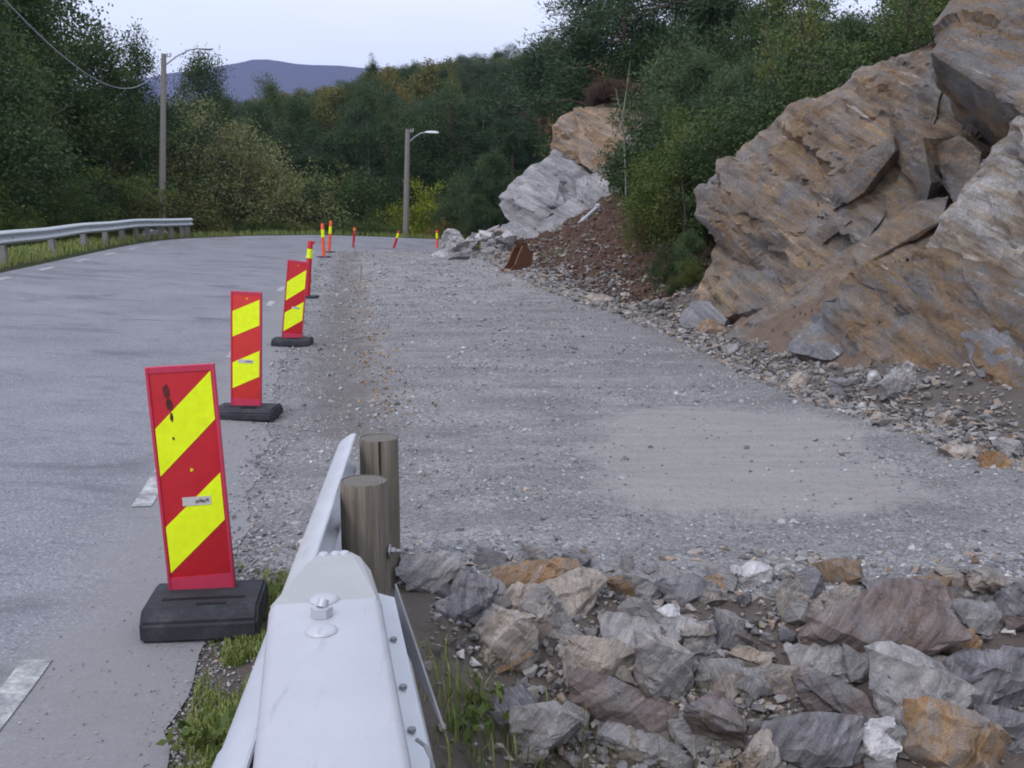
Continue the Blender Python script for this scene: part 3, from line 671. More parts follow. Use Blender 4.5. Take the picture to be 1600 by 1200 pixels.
for pts_, m_, sd_ in (([(1262, 158, 14.6), (1290, 152, 14.4), (1320, 195, 14.0), (1350, 250, 13.4), (1338, 262, 13.5), (1300, 210, 14.1)], 'cliff_pale', 71), ([(1355, 130, 13.75), (1372, 125, 13.6), (1418, 165, 13.1), (1410, 175, 13.15), (1365, 145, 13.6)], 'cliff_pale', 72),
        ([(1340, 245, 13.2), (1395, 215, 12.8), (1398, 235, 12.6), (1350, 300, 13.0), (1300, 330, 13.4), (1295, 315, 13.5)], 'cliff_dark', 73), ([(1130, 300, 15.45), (1210, 268, 14.9), (1230, 300, 14.6), (1170, 350, 15.0), (1125, 340, 15.4)], 'cliff', 74),
        ([(1215, 330, 14.5), (1300, 300, 13.7), (1330, 345, 13.1), (1260, 400, 13.8), (1200, 390, 14.4)], 'cliff', 75), ([(1380, 455, 10.95), (1450, 430, 10.4), (1500, 470, 9.9), (1430, 520, 10.1), (1370, 500, 10.75)], 'cliff_dark', 76),
        ([(1500, 520, 9.5), (1600, 500, 8.9), (1640, 580, 8.4), (1530, 590, 9.0)], 'cliff_grey', 77), ([(1330, 470, 11.3), (1385, 450, 11.0), (1390, 500, 10.6), (1335, 530, 10.9)], 'cliff', 78), ([(1150, 420, 15.0), (1210, 400, 14.5), (1220, 460, 14.1), (1160, 480, 14.8)], 'cliff_grey', 79)):
    pp_ = [(a, b, c-.10) for a, b, c in pts_]
    cblock('rock_ledge', cliff, M[m_], pp_, L=.06, seed=sd_, back=(.35, .45, -.05), amp=.35, scale=.6)
allsoil = lambda c, n: np.clip(.58+.45*fbm(c*1.1, 91, 3), 0, 1)
cblock('dirt_gully', cliff, M['cliff'], [(1095, 560, 14.0), (1190, 600, 11.6), (1330, 628, 9.9), (1335, 545, 10.9), (1310, 470, 11.9), (1400, 385, 11.7), (1478, 335, 11.6), (1440, 312, 12.3), (1330, 392, 12.9), (1215, 475, 14.0), (1130, 520, 14.7)],
    L=.07, seed=47, back=(1.2, 1.8, -.8), amp=.45, scale=.6, soilfn=allsoil)

outc = empty('rock_outcrop', at(860, 400, 36), 0, 'pale grey and brown rock outcrop beyond the excavator bucket', 'rock outcrop')
cblock('rock_block', outc, M['outcrop'], [(778, 308, 37), (800, 284, 37.2), (866, 236, 37.6), (905, 262, 37.0), (948, 292, 36.6), (935, 318, 36.3), (862, 322, 35.6), (858, 340, 36.2), (815, 362, 36.2), (790, 338, 36.6)], L=.15, back=(4, 5, -.6), seed=53, scale=1.3, amp=.7, fine=1.0)
cblock('rock_block', outc, M['outcrop_brown'], [(864, 232, 38), (862, 205, 38), (878, 182, 38.4), (905, 166, 38.6), (965, 166, 39), (986, 195, 38.4), (968, 235, 37.2), (945, 275, 36.9), (915, 262, 37.2)], L=.15, back=(5, 5, -.4), seed=57, scale=1.3, amp=.7, fine=1.0)
cblock('rock_block', outc, M['outcrop'], [(764, 380, 35.5), (786, 352, 36.2), (840, 346, 36.6), (880, 320, 36.8), (935, 300, 36.8), (955, 330, 35.6), (890, 372, 35.0), (860, 398, 34.5), (800, 400, 34.5)], L=.15, back=(4, 4, -1), seed=61, scale=1.1, amp=.8, fine=1.1)
cblock('rock_block', outc, M['outcrop'], [(838, 352, 35.6), (850, 336, 35.7), (895, 312, 35.7), (935, 308, 35.6), (938, 326, 35.2), (880, 358, 34.8), (846, 370, 34.9)], L=.16, back=(2, 3, -1), seed=66, scale=1.5, amp=.5)
cblock('rock_block', outc, M['outcrop'], [(800, 300, 36.4), (845, 262, 36.7), (872, 285, 36.2), (868, 318, 35.6), (832, 330, 35.6), (806, 318, 36.0)], L=.13, back=(1.5, 2, -.4), seed=62, scale=1., amp=.6, fine=1.0)
cblock('rock_block', outc, M['outcrop'], [(806, 330, 35.9), (850, 322, 35.4), (862, 332, 35.3), (830, 362, 35.5), (812, 356, 35.8)], L=.13, back=(1.5, 2, -.4), seed=63, scale=.9, amp=.6, fine=1.0)
cblock('rock_block', outc, M['outcrop'], [(900, 280, 36.4), (945, 270, 36.3), (985, 300, 35.4), (960, 345, 34.6), (905, 345, 35.0)], L=.13, back=(2, 2, -.6), seed=64, scale=1., amp=.8, fine=1.1)
cblock('rock_block', outc, M['outcrop_brown'], [(900, 172, 38.0), (970, 168, 37.8), (1000, 205, 36.8), (985, 262, 35.8), (940, 282, 36.0), (905, 255, 36.8)], L=.13, back=(3, 3, -.6), seed=82, scale=1.1, amp=.7, fine=1.0)
cblock('rock_block', outc, M['outcrop'], [(985, 205, 36.6), (1035, 215, 36), (1050, 262, 34.8), (1010, 300, 34.2), (962, 290, 35)], L=.13, back=(3, 3, -.6), seed=83, scale=1.0, amp=.9, fine=1.2, soilfn=ledge_soil(.6, .3))
cblock('rock_block', outc, M['outcrop_brown'], [(948, 275, 37), (985, 235, 37.5), (1010, 210, 38), (1040, 260, 37), (1010, 310, 35.5), (950, 335, 35)], L=.2, back=(4, 4, -.5), seed=69, scale=2., amp=.6, soilfn=lambda c, n: np.full(len(c), .55))
print('cliffs', time.time()-T0)

# loose rocks ------------------------------------------------------
def rock_pts(rng, a, b, c, n=11, boxy=.8):
    q = rng.normal(size=(n, 3)); q /= np.abs(q).max(1)[:, None]**boxy*np.linalg.norm(q, axis=1)[:, None]**(1-boxy)
    q *= rng.uniform(.86, 1, (n, 1))
    return q*np.array([a, b, c])/2
def rock_mesh(seed, dims, L, amp=.6, n=11, boxy=.75, soilz=None):
    rng = np.random.default_rng(seed); a, b, c = dims
    pts = rock_pts(rng, a, b, c, n, boxy)
    m = (a*b*c)**(1/3)
    sf = (lambda co_, nn: np.clip((soilz-co_[:, 2]/c)*3, 0, 1)) if soilz is not None else None
    nf = rng.normal(size=3)*.5; nf[2] = 1
    return hull_mesh('rock', [Vector(p) for p in pts], L, amp, seed+5, nf=nf, scale=m*1.1, smooth=.42, soilfn=sf, fine=1.25)
def hero(px, py, wpx, hpx, kind, label, rz=0, tilt=(0, 0), dep=.8, seed=0, soil=None, name='rock', sink=.25, n=11, cat='rock'):
    g = G(px, py+hpx*.35); D = g.y*1.03; w = wpx*D/1600; h = hpx*D/1600*1.15
    me = rock_mesh(seed*7+3, (w*.99, w*dep, max(h*1.15, w*.3)), max(w/20, .012), .5, n+4, .9, soilz=soil)
    o = meshobj(name, me, STONES[kind], None, (g.x, g.y+w*dep*.15, g.z+h*(.52-sink)))
    o.rotation_euler = (tilt[0], tilt[1], rz)
    return tag(o, label, cat)
H = [
 (1375, 985, 270, 95, 'purple', 'large dark red brown boulder, the biggest in the foreground rubble', -.1, (.12, .05), .7, 1),
 (1440, 945, 180, 40, 'purple', 'flat red brown slab lying just behind the big dark boulder', .1, (0, .12), .8, 2),
 (835, 905, 160, 45, 'rust', 'long orange stained slab on the gravel edge right of the wooden posts', .05, (.15, 0), .6, 3),
 (895, 938, 110, 45, 'tan', 'pale wedge stone with an orange corner below the long orange slab', .5, (.2, -.3), .8, 4),
 (668, 905, 115, 55, 'grey', 'flat grey rock beside the wooden guard rail posts', .0, (.1, .1), .8, 5),
 (728, 952, 120, 65, 'dark', 'dark blue grey streaked rock right of the grey steel plate', .4, (.1, -.3), .7, 6),
 (815, 958, 90, 50, 'tan', 'dull tan rock behind the pale cubic block', .2, (0, .1), .8, 7),
 (842, 978, 105, 72, 'tan', 'pale cubic block with a whitish top in the rubble', -.15, (.1, 0), .8, 8),
 (782, 1010, 115, 85, 'tan', 'rounded pinkish tan boulder at the edge of the brown earth', .3, (0, .2), .8, 9),
 (935, 1035, 140, 70, 'tan', 'tan block with an orange rim and vertical grey streaks', -.05, (.1, .0), .5, 10),
 (1035, 1050, 125, 95, 'grey', 'large whitish grey boulder with a brown foot mid rubble', .25, (.1, .25), .8, 11),
 (1010, 990, 170, 45, 'grey', 'low grey slab covered with grit behind the whitish boulder', .1, (.05, .0), .9, 12),
 (1095, 1000, 90, 60, 'grey', 'grey pointed stone right of the grit covered slab', .6, (.3, .2), .8, 13),
 (850, 1155, 140, 95, 'grey', 'blocky grey rock at the bottom edge nearest the guard rail', .25, (.0, .1), .8, 14),
 (985, 1110, 230, 42, 'purple', 'long dark earth covered slab slanting behind the blocky grey rock', -.35, (.1, .28), .35, 15),
 (1240, 935, 62, 50, 'tan', 'small upright tan stone left of the big dark boulder', -.4, (.0, .3), .6, 16),
 (1045, 968, 55, 40, 'white', 'small chalk white stone in the rubble centre', .2, (0, 0), .8, 17),
 (1070, 920, 110, 32, 'dark', 'thin dark slab along the gravel edge', .05, (.1, 0), .6, 18),
 (1000, 925, 70, 48, 'grey', 'blue grey wedge stone beside the thin dark slab', .7, (.1, .3), .7, 19),
 (1285, 1042, 110, 75, 'grey', 'pale grey green triangular block with a brown left side', .15, (0, .1), .8, 20),
 (1345, 1035, 110, 60, 'grey', 'plain grey triangular stone under the big dark boulder', .6, (.2, .15), .8, 21),
 (1315, 1110, 190, 55, 'purple', 'long red and white streaked slab slanting down to the right', -.55, (.2, .5), .35, 22),
 (1430, 1100, 190, 110, 'grey', 'large peaked grey rock with a rusty patch on its ridge', .2, (.1, .1), .8, 23),
 (1545, 1075, 180, 95, 'dark', 'large pale blue grey slab at the right edge with a dark underside', -.2, (.1, -.25), .7, 24),
 (1500, 1015, 90, 45, 'rust', 'bright orange stone wedged at the right of the rubble', .3, (.1, .1), .8, 25),
 (1455, 1048, 150, 42, 'tan', 'yellowish long stone resting against the orange one', -.25, (.1, .2), .5, 26),
 (1280, 1165, 210, 85, 'dark', 'big flat faced blue grey rock at the bottom edge', .05, (-.1, .0), .6, 27),
 (1375, 1180, 90, 70, 'white', 'whitish rock with a brown side at the bottom edge', .5, (.1, .3), .8, 28),
 (1500, 1170, 190, 90, 'rust', 'dark brown rock with an ochre top at the bottom right', .2, (.1, .15), .7, 29),
 (1575, 1140, 120, 60, 'dark', 'smooth blue grey stone behind the ochre topped rock', -.3, (.1, 0), .8, 30),
 (1130, 1150, 130, 90, 'purple', 'purplish pointed rock left of the flat faced blue grey rock', .8, (.2, .2), .8, 31),
 (1000, 1165, 150, 45, 'grey', 'low grey slab half buried in the earth near the bottom edge', -.2, (.05, .15), .8, 32),
 (1190, 1185, 90, 55, 'tan', 'small rounded tan stone at the bottom edge', .2, (0, 0), .8, 33),
 (1585, 945, 90, 70, 'dark', 'dark upright slab at the right edge of the frame', 1.2, (.5, .2), .5, 34),
 (1545, 925, 85, 40, 'tan', 'flat tan stone left of the dark upright slab', .1, (.1, .2), .8, 35),
 (1530, 965, 100, 40, 'grey', 'smooth rounded grey stone right of the big dark boulder', .3, (.0, .1), .8, 36),
 (1115, 915, 60, 30, 'rust', 'small stone with an ochre patch on the gravel edge', .3, (.0, .1), .8, 37),
 (1175, 905, 70, 32, 'white', 'pale stone on the gravel edge left of the upright tan stone', .1, (.0, .1), .8, 38),
 (1200, 1060, 95, 34, 'grey', 'thin pale slab among small stones left of the triangular block', .15, (.1, .15), .7, 39),
 (1170, 1035, 80, 32, 'tan', 'flat tan stone among the small stones mid rubble', -.3, (.1, .1), .8, 40),
 # foot of the cliff
 (1242, 598, 42, 28, 'tan', 'lone tan rock lying on dirt below the gully', .3, (0, .1), .8, 41),
 (1405, 612, 70, 48, 'grey', 'pale triangular rock standing at the foot of the dark slab', .2, (.3, -.3), .5, 42),
 (1378, 662, 52, 26, 'tan', 'tan domed stone at the gravel edge below the cliff', .2, (0, .1), .8, 43),
 (1473, 660, 34, 34, 'tan', 'small pyramid shaped stone below the cliff', .2, (.1, .1), .8, 44),
 (1365, 608, 24, 26, 'white', 'small pinkish white stone left of the pale triangular rock', .2, (.1, .1), .8, 45),
 (1320, 605, 62, 20, 'dark', 'streaked flat stone on the dirt left of the pale triangular rock', .1, (.1, .1), .5, 46),
 (1345, 636, 20, 12, 'white', 'tiny bright white stone below the cliff', .1, (.1, .1), .8, 47),
 (1500, 705, 60, 20, 'tan', 'flat tan slab at the gravel edge near the right border', .1, (.05, .1), .8, 48),
 (1560, 722, 55, 30, 'rust', 'brown slab tilted at the gravel edge near the right border', .5, (.2, .3), .8, 49),
 (1585, 700, 60, 24, 'grey', 'flat grey slab at the right border below the cliff', .1, (.05, .1), .8, 50),
 (1150, 548, 40, 20, 'grey', 'grey block at the left foot of the main cliff', .4, (.1, .1), .8, 51),
 (1112, 515, 44, 20, 'rust', 'rusty flat stone at the left foot of the main cliff', .1, (.1, .1), .8, 52),
 (1030, 480, 34, 20, 'grey', 'grey stone below the green shrubs', .4, (.1, .1), .8, 53),
 (940, 468, 60, 12, 'tan', 'long flat tan slab at the foot of the red soil bank', .05, (.05, .05), .6, 54),
 # grey pile by the bucket
 (708, 382, 42, 36, 'white', 'tall pale block topping the grey heap beside the last marker post', .2, (.1, .2), .8, 55),
 (735, 388, 30, 22, 'grey', 'pale grey block second from the left in the grey heap', .2, (.1, .2), .8, 56),
 (738, 380, 24, 26, 'dark', 'dark rounded block in the middle of the grey heap', .5, (.1, .3), .8, 57),
 (712, 402, 44, 14, 'dark', 'low dark stone at the front of the grey heap', .1, (.1, 0), .8, 58),
 (768, 390, 34, 14, 'grey', 'long grey slab leaning at the right of the grey heap', -.1, (.1, .1), .7, 59),
 (688, 398, 26, 14, 'white', 'low pale stone at the left tip of the grey heap', .1, (.1, .2), .8, 60),
]
for h_ in H:
    px, py, w_, hp, kind, lab, rz_, tl, dep, sd = h_
    hero(px, py, w_, hp, kind, lab, rz_, tl, dep, sd, soil=(-.15 if kind in ('purple', 'grey', 'tan') and py > 850 and sd % 3 != 2 else None))

# countable smaller stones: shared meshes, one object each
rs = np.random.default_rng(11)
STM = {}
for kind in STONES:
    STM[kind] = []
    for j in range(5):
        me = rock_mesh(300+j*13+len(kind)*7, (1, rs.uniform(.55, .95), rs.uniform(.4, .8)), .16, .5, 13, .85)
        me.materials.append(STONES[kind]); STM[kind].append(me)
import re
HS = []
for h_ in H:
    g = G(h_[0], h_[1]); HS.append((g.x, g.y, re.split(r' (?:in|at|on|beside|below|behind|right|left|with|wedged|resting|slanting|lying|among|along|covered|near|nearest|standing|half|leaning|topping|second|under|mid)\b|,', h_[5])[0]))
def near_hero(x, y):
    return min(HS, key=lambda q: (q[0]-x)**2+(q[1]-y)**2)[2]
COLNAME = {'grey': 'grey', 'dark': 'dark blue grey', 'rust': 'rusty orange', 'purple': 'red brown', 'tan': 'tan', 'white': 'whitish'}
def stone(kind, loc, size, zone, group):
    o = bpy.data.objects.new('stone', STM[kind][rs.integers(5)]); o.location = loc; o.scale = (size, size, size)
    o.rotation_euler = (rs.normal()*.35, rs.normal()*.35, rs.uniform(0, 6.3)); link(o)
    lab = '%s %s stone near the %s %s' % ('palm sized' if size < .1 else 'chunky' if size < .2 else 'bulky', COLNAME[kind], near_hero(loc[0], loc[1]), zone)
    if len(lab.split()) > 16: lab = lab.replace('near the ', 'by ')
    lab = ' '.join(lab.split()[:16])
    return tag(o, lab, 'stone', '%s stones %s' % (COLNAME[kind], group))
def kindpick(w): return list(STONES)[rs.choice(6, p=np.array(w)/sum(w))]
for i in range(150):
    px = rs.uniform(640, 1600); py = 880+rs.beta(1.15, 1.3)*330
    g = G(px, py)
    if g.x < -.1 and g.y < 4: continue
    stone(kindpick([6, 2.5, .9, 1.0, 4.2, .5]), (g.x, g.y, g.z+.02), rs.uniform(.07, .14)+.12*(rs.uniform() < .4), 'in the rubble', 'in the foreground rubble')
for i in range(58):
    t = rs.uniform(0, 1)**1.2; px = 1600-t*560; pe = np.interp(px, [1040, 1080, 1200, 1430, 1600], [515, 535, 600, 682, 742])
    g = G(px, pe-rs.exponential(.35)*np.interp(px, [1040, 1600], [20, 75])+3)
    stone(kindpick([5, 1.6, 1.0, .8, 3.5, 1.0]), (g.x, g.y, g.z+.01), rs.uniform(.06, .17)*(1.25 if rs.uniform() < .2 else 1), 'under the cliff', 'along the foot of the cliff')
for i in range(52):
    t = rs.uniform(0, 1); px = 760+t*300; pe = np.interp(px, [760, 840, 900, 960, 1060], [408, 440, 468, 490, 525])
    g = G(px, pe-abs(rs.normal())*5+2)
    stone(kindpick([6, 1.0, .5, .3, 2, 2.5]), (g.x, g.y, g.z+.01), rs.uniform(.12, .34), 'below the soil bank', 'at the foot of the red soil bank')
for i in range(30):
    px = rs.uniform(700, 800); g = G(px, rs.uniform(380, 400))
    stone(kindpick([6, 2.5, .0, .0, .5, 3]), (g.x, g.y, g.z+rs.uniform(0, .6)), rs.uniform(.3, .75), 'in the heap', 'in the grey heap')

for i in range(12):
    a_ = at(rs.uniform(236, 272), 376, 38); t_ = rs.uniform(63.5, 67); q_ = None
    for tt_ in np.arange(55, 72, .1):
        c_ = roadpos(np.array([tt_]), np.array([7.5+.1*i]))[0]
        if 800+1600*c_[0]/c_[1] > 236+3*i: q_ = c_; break
    if q_ is not None: stone(kindpick([6, 1, 0, 0, 1, 4]), (q_[0], q_[1], hz(*q_)+.15), rs.uniform(.3, .6), 'under the left rail end', 'under the far end of the left guard rail')
for px_, w__ in ((372, 1.1), (338, 1.6), (392, .5)):
    g = G(px_, 362); o_ = stone('tan', (g.x, g.y+.6, g.z+.15), w__, 'on the verge past the rail end', 'past the rail end'); o_.rotation_euler = (0, 0, .3)
# uncountable chips and pebbles: joined
def scatter(name, n, posf, sizef, mat, seed, zoff=.2):
    rng = np.random.default_rng(seed); tv = []; tf = []
    for j in range(6):
        bm = bmesh.new(); r = [bm.verts.new(p) for p in rock_pts(rng, 1, rng.uniform(.6, 1), rng.uniform(.4, .75), 9, .6)]
        rr = bmesh.ops.convex_hull(bm, input=r)
        bmesh.ops.delete(bm, geom=list({g for g in rr['geom_interior']+rr['geom_unused'] if isinstance(g, bmesh.types.BMVert)}), context='VERTS')
        bmesh.ops.triangulate(bm, faces=bm.faces[:]); bm.verts.index_update()
        tv.append(np.array([v.co[:] for v in bm.verts])); tf.append(np.array([[v.index for v in f.verts] for f in bm.faces])); bm.free()
    pos = posf(rng, n); n = len(pos); sz = sizef(rng, pos); which = rng.integers(0, 6, n); an = rng.uniform(0, 6.283, n); ti = rng.normal(0, .4, n)
    VV = []; FF = []; AA = []; base = 0
    for j in range(6):
        m = which == j; c = pos[m]; s = sz[m]; a = an[m]; t = ti[m]; v = tv[j]
        x = v[None, :, 0]; y = v[None, :, 1]; z = v[None, :, 2]
        y2 = y*np.cos(t)[:, None]-z*np.sin(t)[:, None]; z2 = y*np.sin(t)[:, None]+z*np.cos(t)[:, None]
        x3 = x*np.cos(a)[:, None]-y2*np.sin(a)[:, None]; y3 = x*np.sin(a)[:, None]+y2*np.cos(a)[:, None]
        W_ = np.stack([x3, y3, z2], -1)*s[:, None, None]+c[:, None, :]; W_[..., 2] += s[:, None]*zoff
        k_ = len(c); VV.append(W_.reshape(-1, 3)); FF.append((tf[j][None]+(np.arange(k_)*len(v))[:, None, None]+base).reshape(-1, 3))
        AA.append(np.repeat(rng.uniform(0, 1, k_), len(v))); base += k_*len(v)
    me = rawmesh(name, np.concatenate(VV), np.concatenate(FF), False, {'rnd': np.concatenate(AA)})
    return tag(meshobj(name, me, mat), kind='stuff')
def mk_chip(name, stops):
    k = NT(name); c = k.ramp(k.attr('rnd'), stops)
    c = k.mix(1., c, k.ramp(k.noise(None, 60, 4, .7), [(.3, .75), (.7, 1.25)]), 'MULTIPLY')
    return k.fin(c, .85, spec=.25)
M['chip'] = mk_chip('gravel chips', [(0, (0.125, 0.125, 0.138)), (.4, (0.237, 0.237, 0.256)), (.75, (0.338, 0.338, 0.356)), (.93, (0.400, 0.388, 0.388)), (.96, (0.375, 0.275, 0.200)), (1., (0.625, 0.625, 0.625))])
M['rub'] = mk_chip('rubble chips', [(0, (.11, .10, .10)), (.35, (.20, .195, .20)), (.6, (.29, .275, .27)), (.82, (.24, .195, .165)), (.93, (.31, .24, .18)), (1., (.48, .46, .46))])
M['clod'] = mk_chip('earth clods', [(0, (.035, .022, .018)), (.5, (.085, .052, .04)), (.9, (.14, .085, .06)), (1., (.2, .16, .13))])
def gpos(rng, n):
    yv = 4.5+(rng.uniform(0, 1, n)**1.8)*34; xa = np.interp(yv, P[:13, 1], P[:13, 0])-.1; xb = np.interp(yv, TL[:13, 1], TL[:13, 0])+.3
    xv = xa+(xb-xa)*rng.uniform(0, 1, n)
    fn = .95*np.exp(-(((xv-1.55-.1*(yv-7))/1.0)**4))*sstep(5.2, 5.9, yv)*(1-sstep(8.6, 9.6, yv))
    cl = vnoise(np.stack([xv*1.8, yv*1.8, yv*0], -1), 77)+.5*vnoise(np.stack([xv*5, yv*5, yv*0], -1), 78)
    keep = rng.uniform(0, 1, n) < (1-.93*fn)*np.clip(.5+cl*.6, .08, 1)
    xv, yv = xv[keep], yv[keep]
    return np.stack([xv, yv, height(xv, yv)+.012], -1)
scatter('gravel', 84000, gpos, lambda r, p: r.uniform(.011, .032, len(p))*(1+1.1*(r.uniform(0, 1, len(p)) < .05))*np.clip(.8+p[:, 1]*.035, 1, 1.7), M['chip'], 5, .15)
def rpos(rng, n):
    yv = rng.uniform(2.6, 5.0, n); xv = rng.uniform(-.35, 4.2, n); z = height(xv, yv)
    cl = vnoise(np.stack([xv*2.2, yv*2.2, yv*0], -1), 99)
    keep = (rng.uniform(0, 1, n) < np.clip(.55+cl*.7, .1, 1)*sstep(.0, .6, xv+(yv-3)*.6+.1))
    return np.stack([xv, yv, z], -1)[keep]
scatter('rubble', 26000, rpos, lambda r, p: r.uniform(.012, .04, len(p))+.045*(r.uniform(0, 1, len(p)) < .16), M['rub'], 6)
def tpos(rng, n):
    k_ = rng.uniform(0, 1, n)**1.5; yv = 4.0+k_*32; xb = np.interp(yv, TL[:13, 1], TL[:13, 0])+rng.exponential(.6, n)-.15
    return np.stack([xb, yv, height(xb, yv)+.005], -1)
def bpos(rng, n):
    yv = rng.uniform(17, 35, n); xv = np.interp(yv, TL[:13, 1], TL[:13, 0])+rng.uniform(0, 1, n)**1.6*5
    return np.stack([xv, yv, height(xv, yv)+.01], -1)
scatter('clods', 5000, bpos, lambda r, p: r.uniform(.03, .12, len(p)), M['clod'], 17)
scatter('rubble', 900, bpos, lambda r, p: r.uniform(.04, .16, len(p)), M['rub'], 16)
scatter('rubble', 17000, tpos, lambda r, p: (r.uniform(.02, .055, len(p))+.05*(r.uniform(0, 1, len(p)) < .12))*np.clip(.75+p[:, 1]*.04, 1, 2.2), M['rub'], 7)
def spos(rng, n):
    yv = rng.uniform(2.6, 16, n); xa = np.interp(yv, P[:13, 1], P[:13, 0]); xv = xa-rng.exponential(.28, n)+.05
    return np.stack([xv, yv, height(xv, yv)+.014], -1)
scatter('grit', 2600, spos, lambda r, p: r.uniform(.004, .012, len(p)), M['chip'], 8)
def epos(rng, n):
    yv = rng.uniform(2.3, 5.6, n); xa = np.interp(yv, P[:13, 1], P[:13, 0]); xv = xa+rng.normal(.06, .09, n)
    return np.stack([xv, yv, height(xv, yv)+.004], -1)
scatter('grit', 3500, epos, lambda r, p: r.uniform(.006, .02, len(p)), M['chip'], 18)
# fallen leaves along the trench
def lpos(rng, n):
    yv = rng.uniform(8.5, 26, n); xa = np.interp(yv, P[:13, 1], P[:13, 0]); xv = xa+1.1+rng.normal(0, .16, n)
    return np.stack([xv, yv, height(xv, yv)+.02], -1)
M['litter'] = mk_chip('leaf litter', [(0, (.12, .07, .04)), (.5, (.33, .2, .09)), (1., (.45, .3, .17))])
scatter('leaf_litter', 420, lpos, lambda r, p: r.uniform(.02, .05, len(p)), M['litter'], 9)
print('stones', time.time()-T0)

# ================================================================== ROADWORKS
def build_board(px, py, wid, hgt, lab, rz, lean, slope, sticker, second=None, red='red', base_w=.52, base_d=.34, base_y=0, yaw_base=0, smear=False):
    g = G(px, py)
    root = empty('marker_board', (g.x, g.y, g.z), rz, lab, 'marker board', 'red and yellow marker boards along the asphalt edge')
    # rubber foot: bevelled slab, the shade of its slots painted as black bars
    bm = bmesh.new(); bh = .10+(.03 if base_y else 0)
    prof = [(-base_d/2, 0), (base_d/2, 0), (base_d/2, bh*.5), (base_d/2-.05, bh), (-base_d/2+.05, bh), (-base_d/2, bh*.62)]
    pr = [(a, b+.015) for a, b in prof]
    prism(bm, pr, (-base_w/2, 0, 0), (base_w/2, 0, 0), Vector((0, 1, 0)), closed=True, cap=True)
    bmesh.ops.recalc_face_normals(bm, faces=bm.faces[:])
    bmesh.ops.bevel(bm, geom=[e for e in bm.edges], offset=.012, segments=2, affect='EDGES')
    fo = bmobj('foot', bm, M['rubber'], root, smooth=.6); fo.rotation_euler = (0, 0, yaw_base); fo.location = (.02, base_y, 0)
    for (cx, cy, w_) in ((0, -.06, base_w*.72), (.04, -.125 if base_y else -.105, base_w*.26)):
        bm = bmesh.new(); box(bm, (cx, cy, bh+.0115), (w_, .022, .012)); bmobj('slot_shade_bar', bm, M['black'], fo)
    # panel leans with the ground
    pn = bpy.data.objects.new('panel', None)
    bm = bmesh.new(); t = .022; z0 = bh-.02
    box(bm, (0, 0, z0+hgt/2), (wid-.02, t, hgt), bev=.003)
    pn = bmobj('panel', bm, M[red], root, smooth=.5); pn.rotation_euler = (lean[0], lean[1], 0)
    for sx in (-1, 1):
        bm = bmesh.new(); box(bm, (sx*(wid/2-.006), 0, z0+hgt/2), (.012, .034, hgt+.004), bev=.003); bmobj('rim', bm, M['rim'], pn, smooth=.5)
    bm = bmesh.new(); box(bm, (0, -.0005, z0+.055), (wid-.0245, t+.005, .075)); bmobj('rim', bm, M['rim'], pn); bm = bmesh.new(); box(bm, (0, -.0005, z0+hgt-.01), (wid-.0245, t+.005, .024)); bmobj('rim', bm, M['rim'], pn)
    iw = wid/2-.016
    for (vr, vl, th) in slope:
        bm = bmesh.new(); zr = z0+hgt*(1-vr); zl = z0+hgt*(1-vl); hh = hgt*th
        f = -t/2-.0022; q = [(-iw, f, zl-hh), (iw, f, zr-hh), (iw, f, zr), (-iw, f, zl)]
        A = [bm.verts.new(v) for v in q]; B = [bm.verts.new((v[0], v[1]+.004, v[2])) for v in q]
        bm.faces.new(A); bm.faces.new(B[::-1])
        for i in range(4): bm.faces.new((A[i], B[i], B[(i+1) % 4], A[(i+1) % 4]))
        bmesh.ops.recalc_face_normals(bm, faces=bm.faces[:])
        bmobj('stripe', bm, M['yellow'], pn)
    sx, sv, sw, sh = sticker
    zc = z0+hgt*(1-sv); bm = bmesh.new(); box(bm, (sx, -t/2-.0035, zc), (sw, .002, sh)); stk = bmobj('sticker', bm, M['sticker'], pn)
    stk.rotation_euler = (0, 0, 0)
    bm = bmesh.new(); rr = random.Random(4)
    for i in range(9):
        w_ = sw*.04*rr.uniform(.6, 1.4); box(bm, (sx+sw*(-.02+.052*i), -t/2-.0049, zc+rr.uniform(-.1, .1)*sh), (w_, .0012, sh*.34))
    bmobj('print', bm, M['print'], stk)
    bm = bmesh.new(); box(bm, (.005, -t/2-.001, z0+hgt*(.56 if smear else .945)), (.004, .003, .014)); box(bm, (.012, -t/2-.001, z0+hgt*(.56 if smear else .945)), (.003, .003, .009)); bmobj('emblem', bm, M['yellow'], pn)
    if smear:
        rr = random.Random(9)
        for zc_, xx, hh, ww_ in ((.90, -.062, .06, .026), (.845, -.055, .055, .024), (.79, -.05, .045, .014), (.70, -.052, .016, .010)):
            bm = bmesh.new(); vv = []
            for i in range(14):
                a = i/14*6.283; r_ = rr.uniform(.75, 1.1); vv.append(bm.verts.new((xx+math.cos(a)*ww_/2*r_, -t/2-.0036, z0+hgt*zc_+math.sin(a)*hh/2*r_)))
            r2 = bmesh.ops.extrude_face_region(bm, geom=[bm.faces.new(vv)]); bmesh.ops.translate(bm, verts=[v for v in r2['geom'] if isinstance(v, bmesh.types.BMVert)], vec=(0, .003, 0))
            bmesh.ops.recalc_face_normals(bm, faces=bm.faces[:])
            bmobj('scuff', bm, M['scuff'], pn)
    return root
build_board(322, 972, .272, .985, 'nearest red and yellow striped marker board, scuffed black at its top left corner', R(7), (R(1), R(-2.5)), [(.025, .255, .205), (.46, .68, .205)], (.015, .575, .115, .037), smear=True, base_w=.46, base_d=.40, base_y=-.07)
build_board(385, 655, .258, .985, 'middle marker board with a yellow mark at its top and pale sticker', R(-4), (R(0), R(2.5)), [(.06, .165, .215), (.49, .6, .22)], (.0, .585, .125, .03), red='red2', base_w=.5)
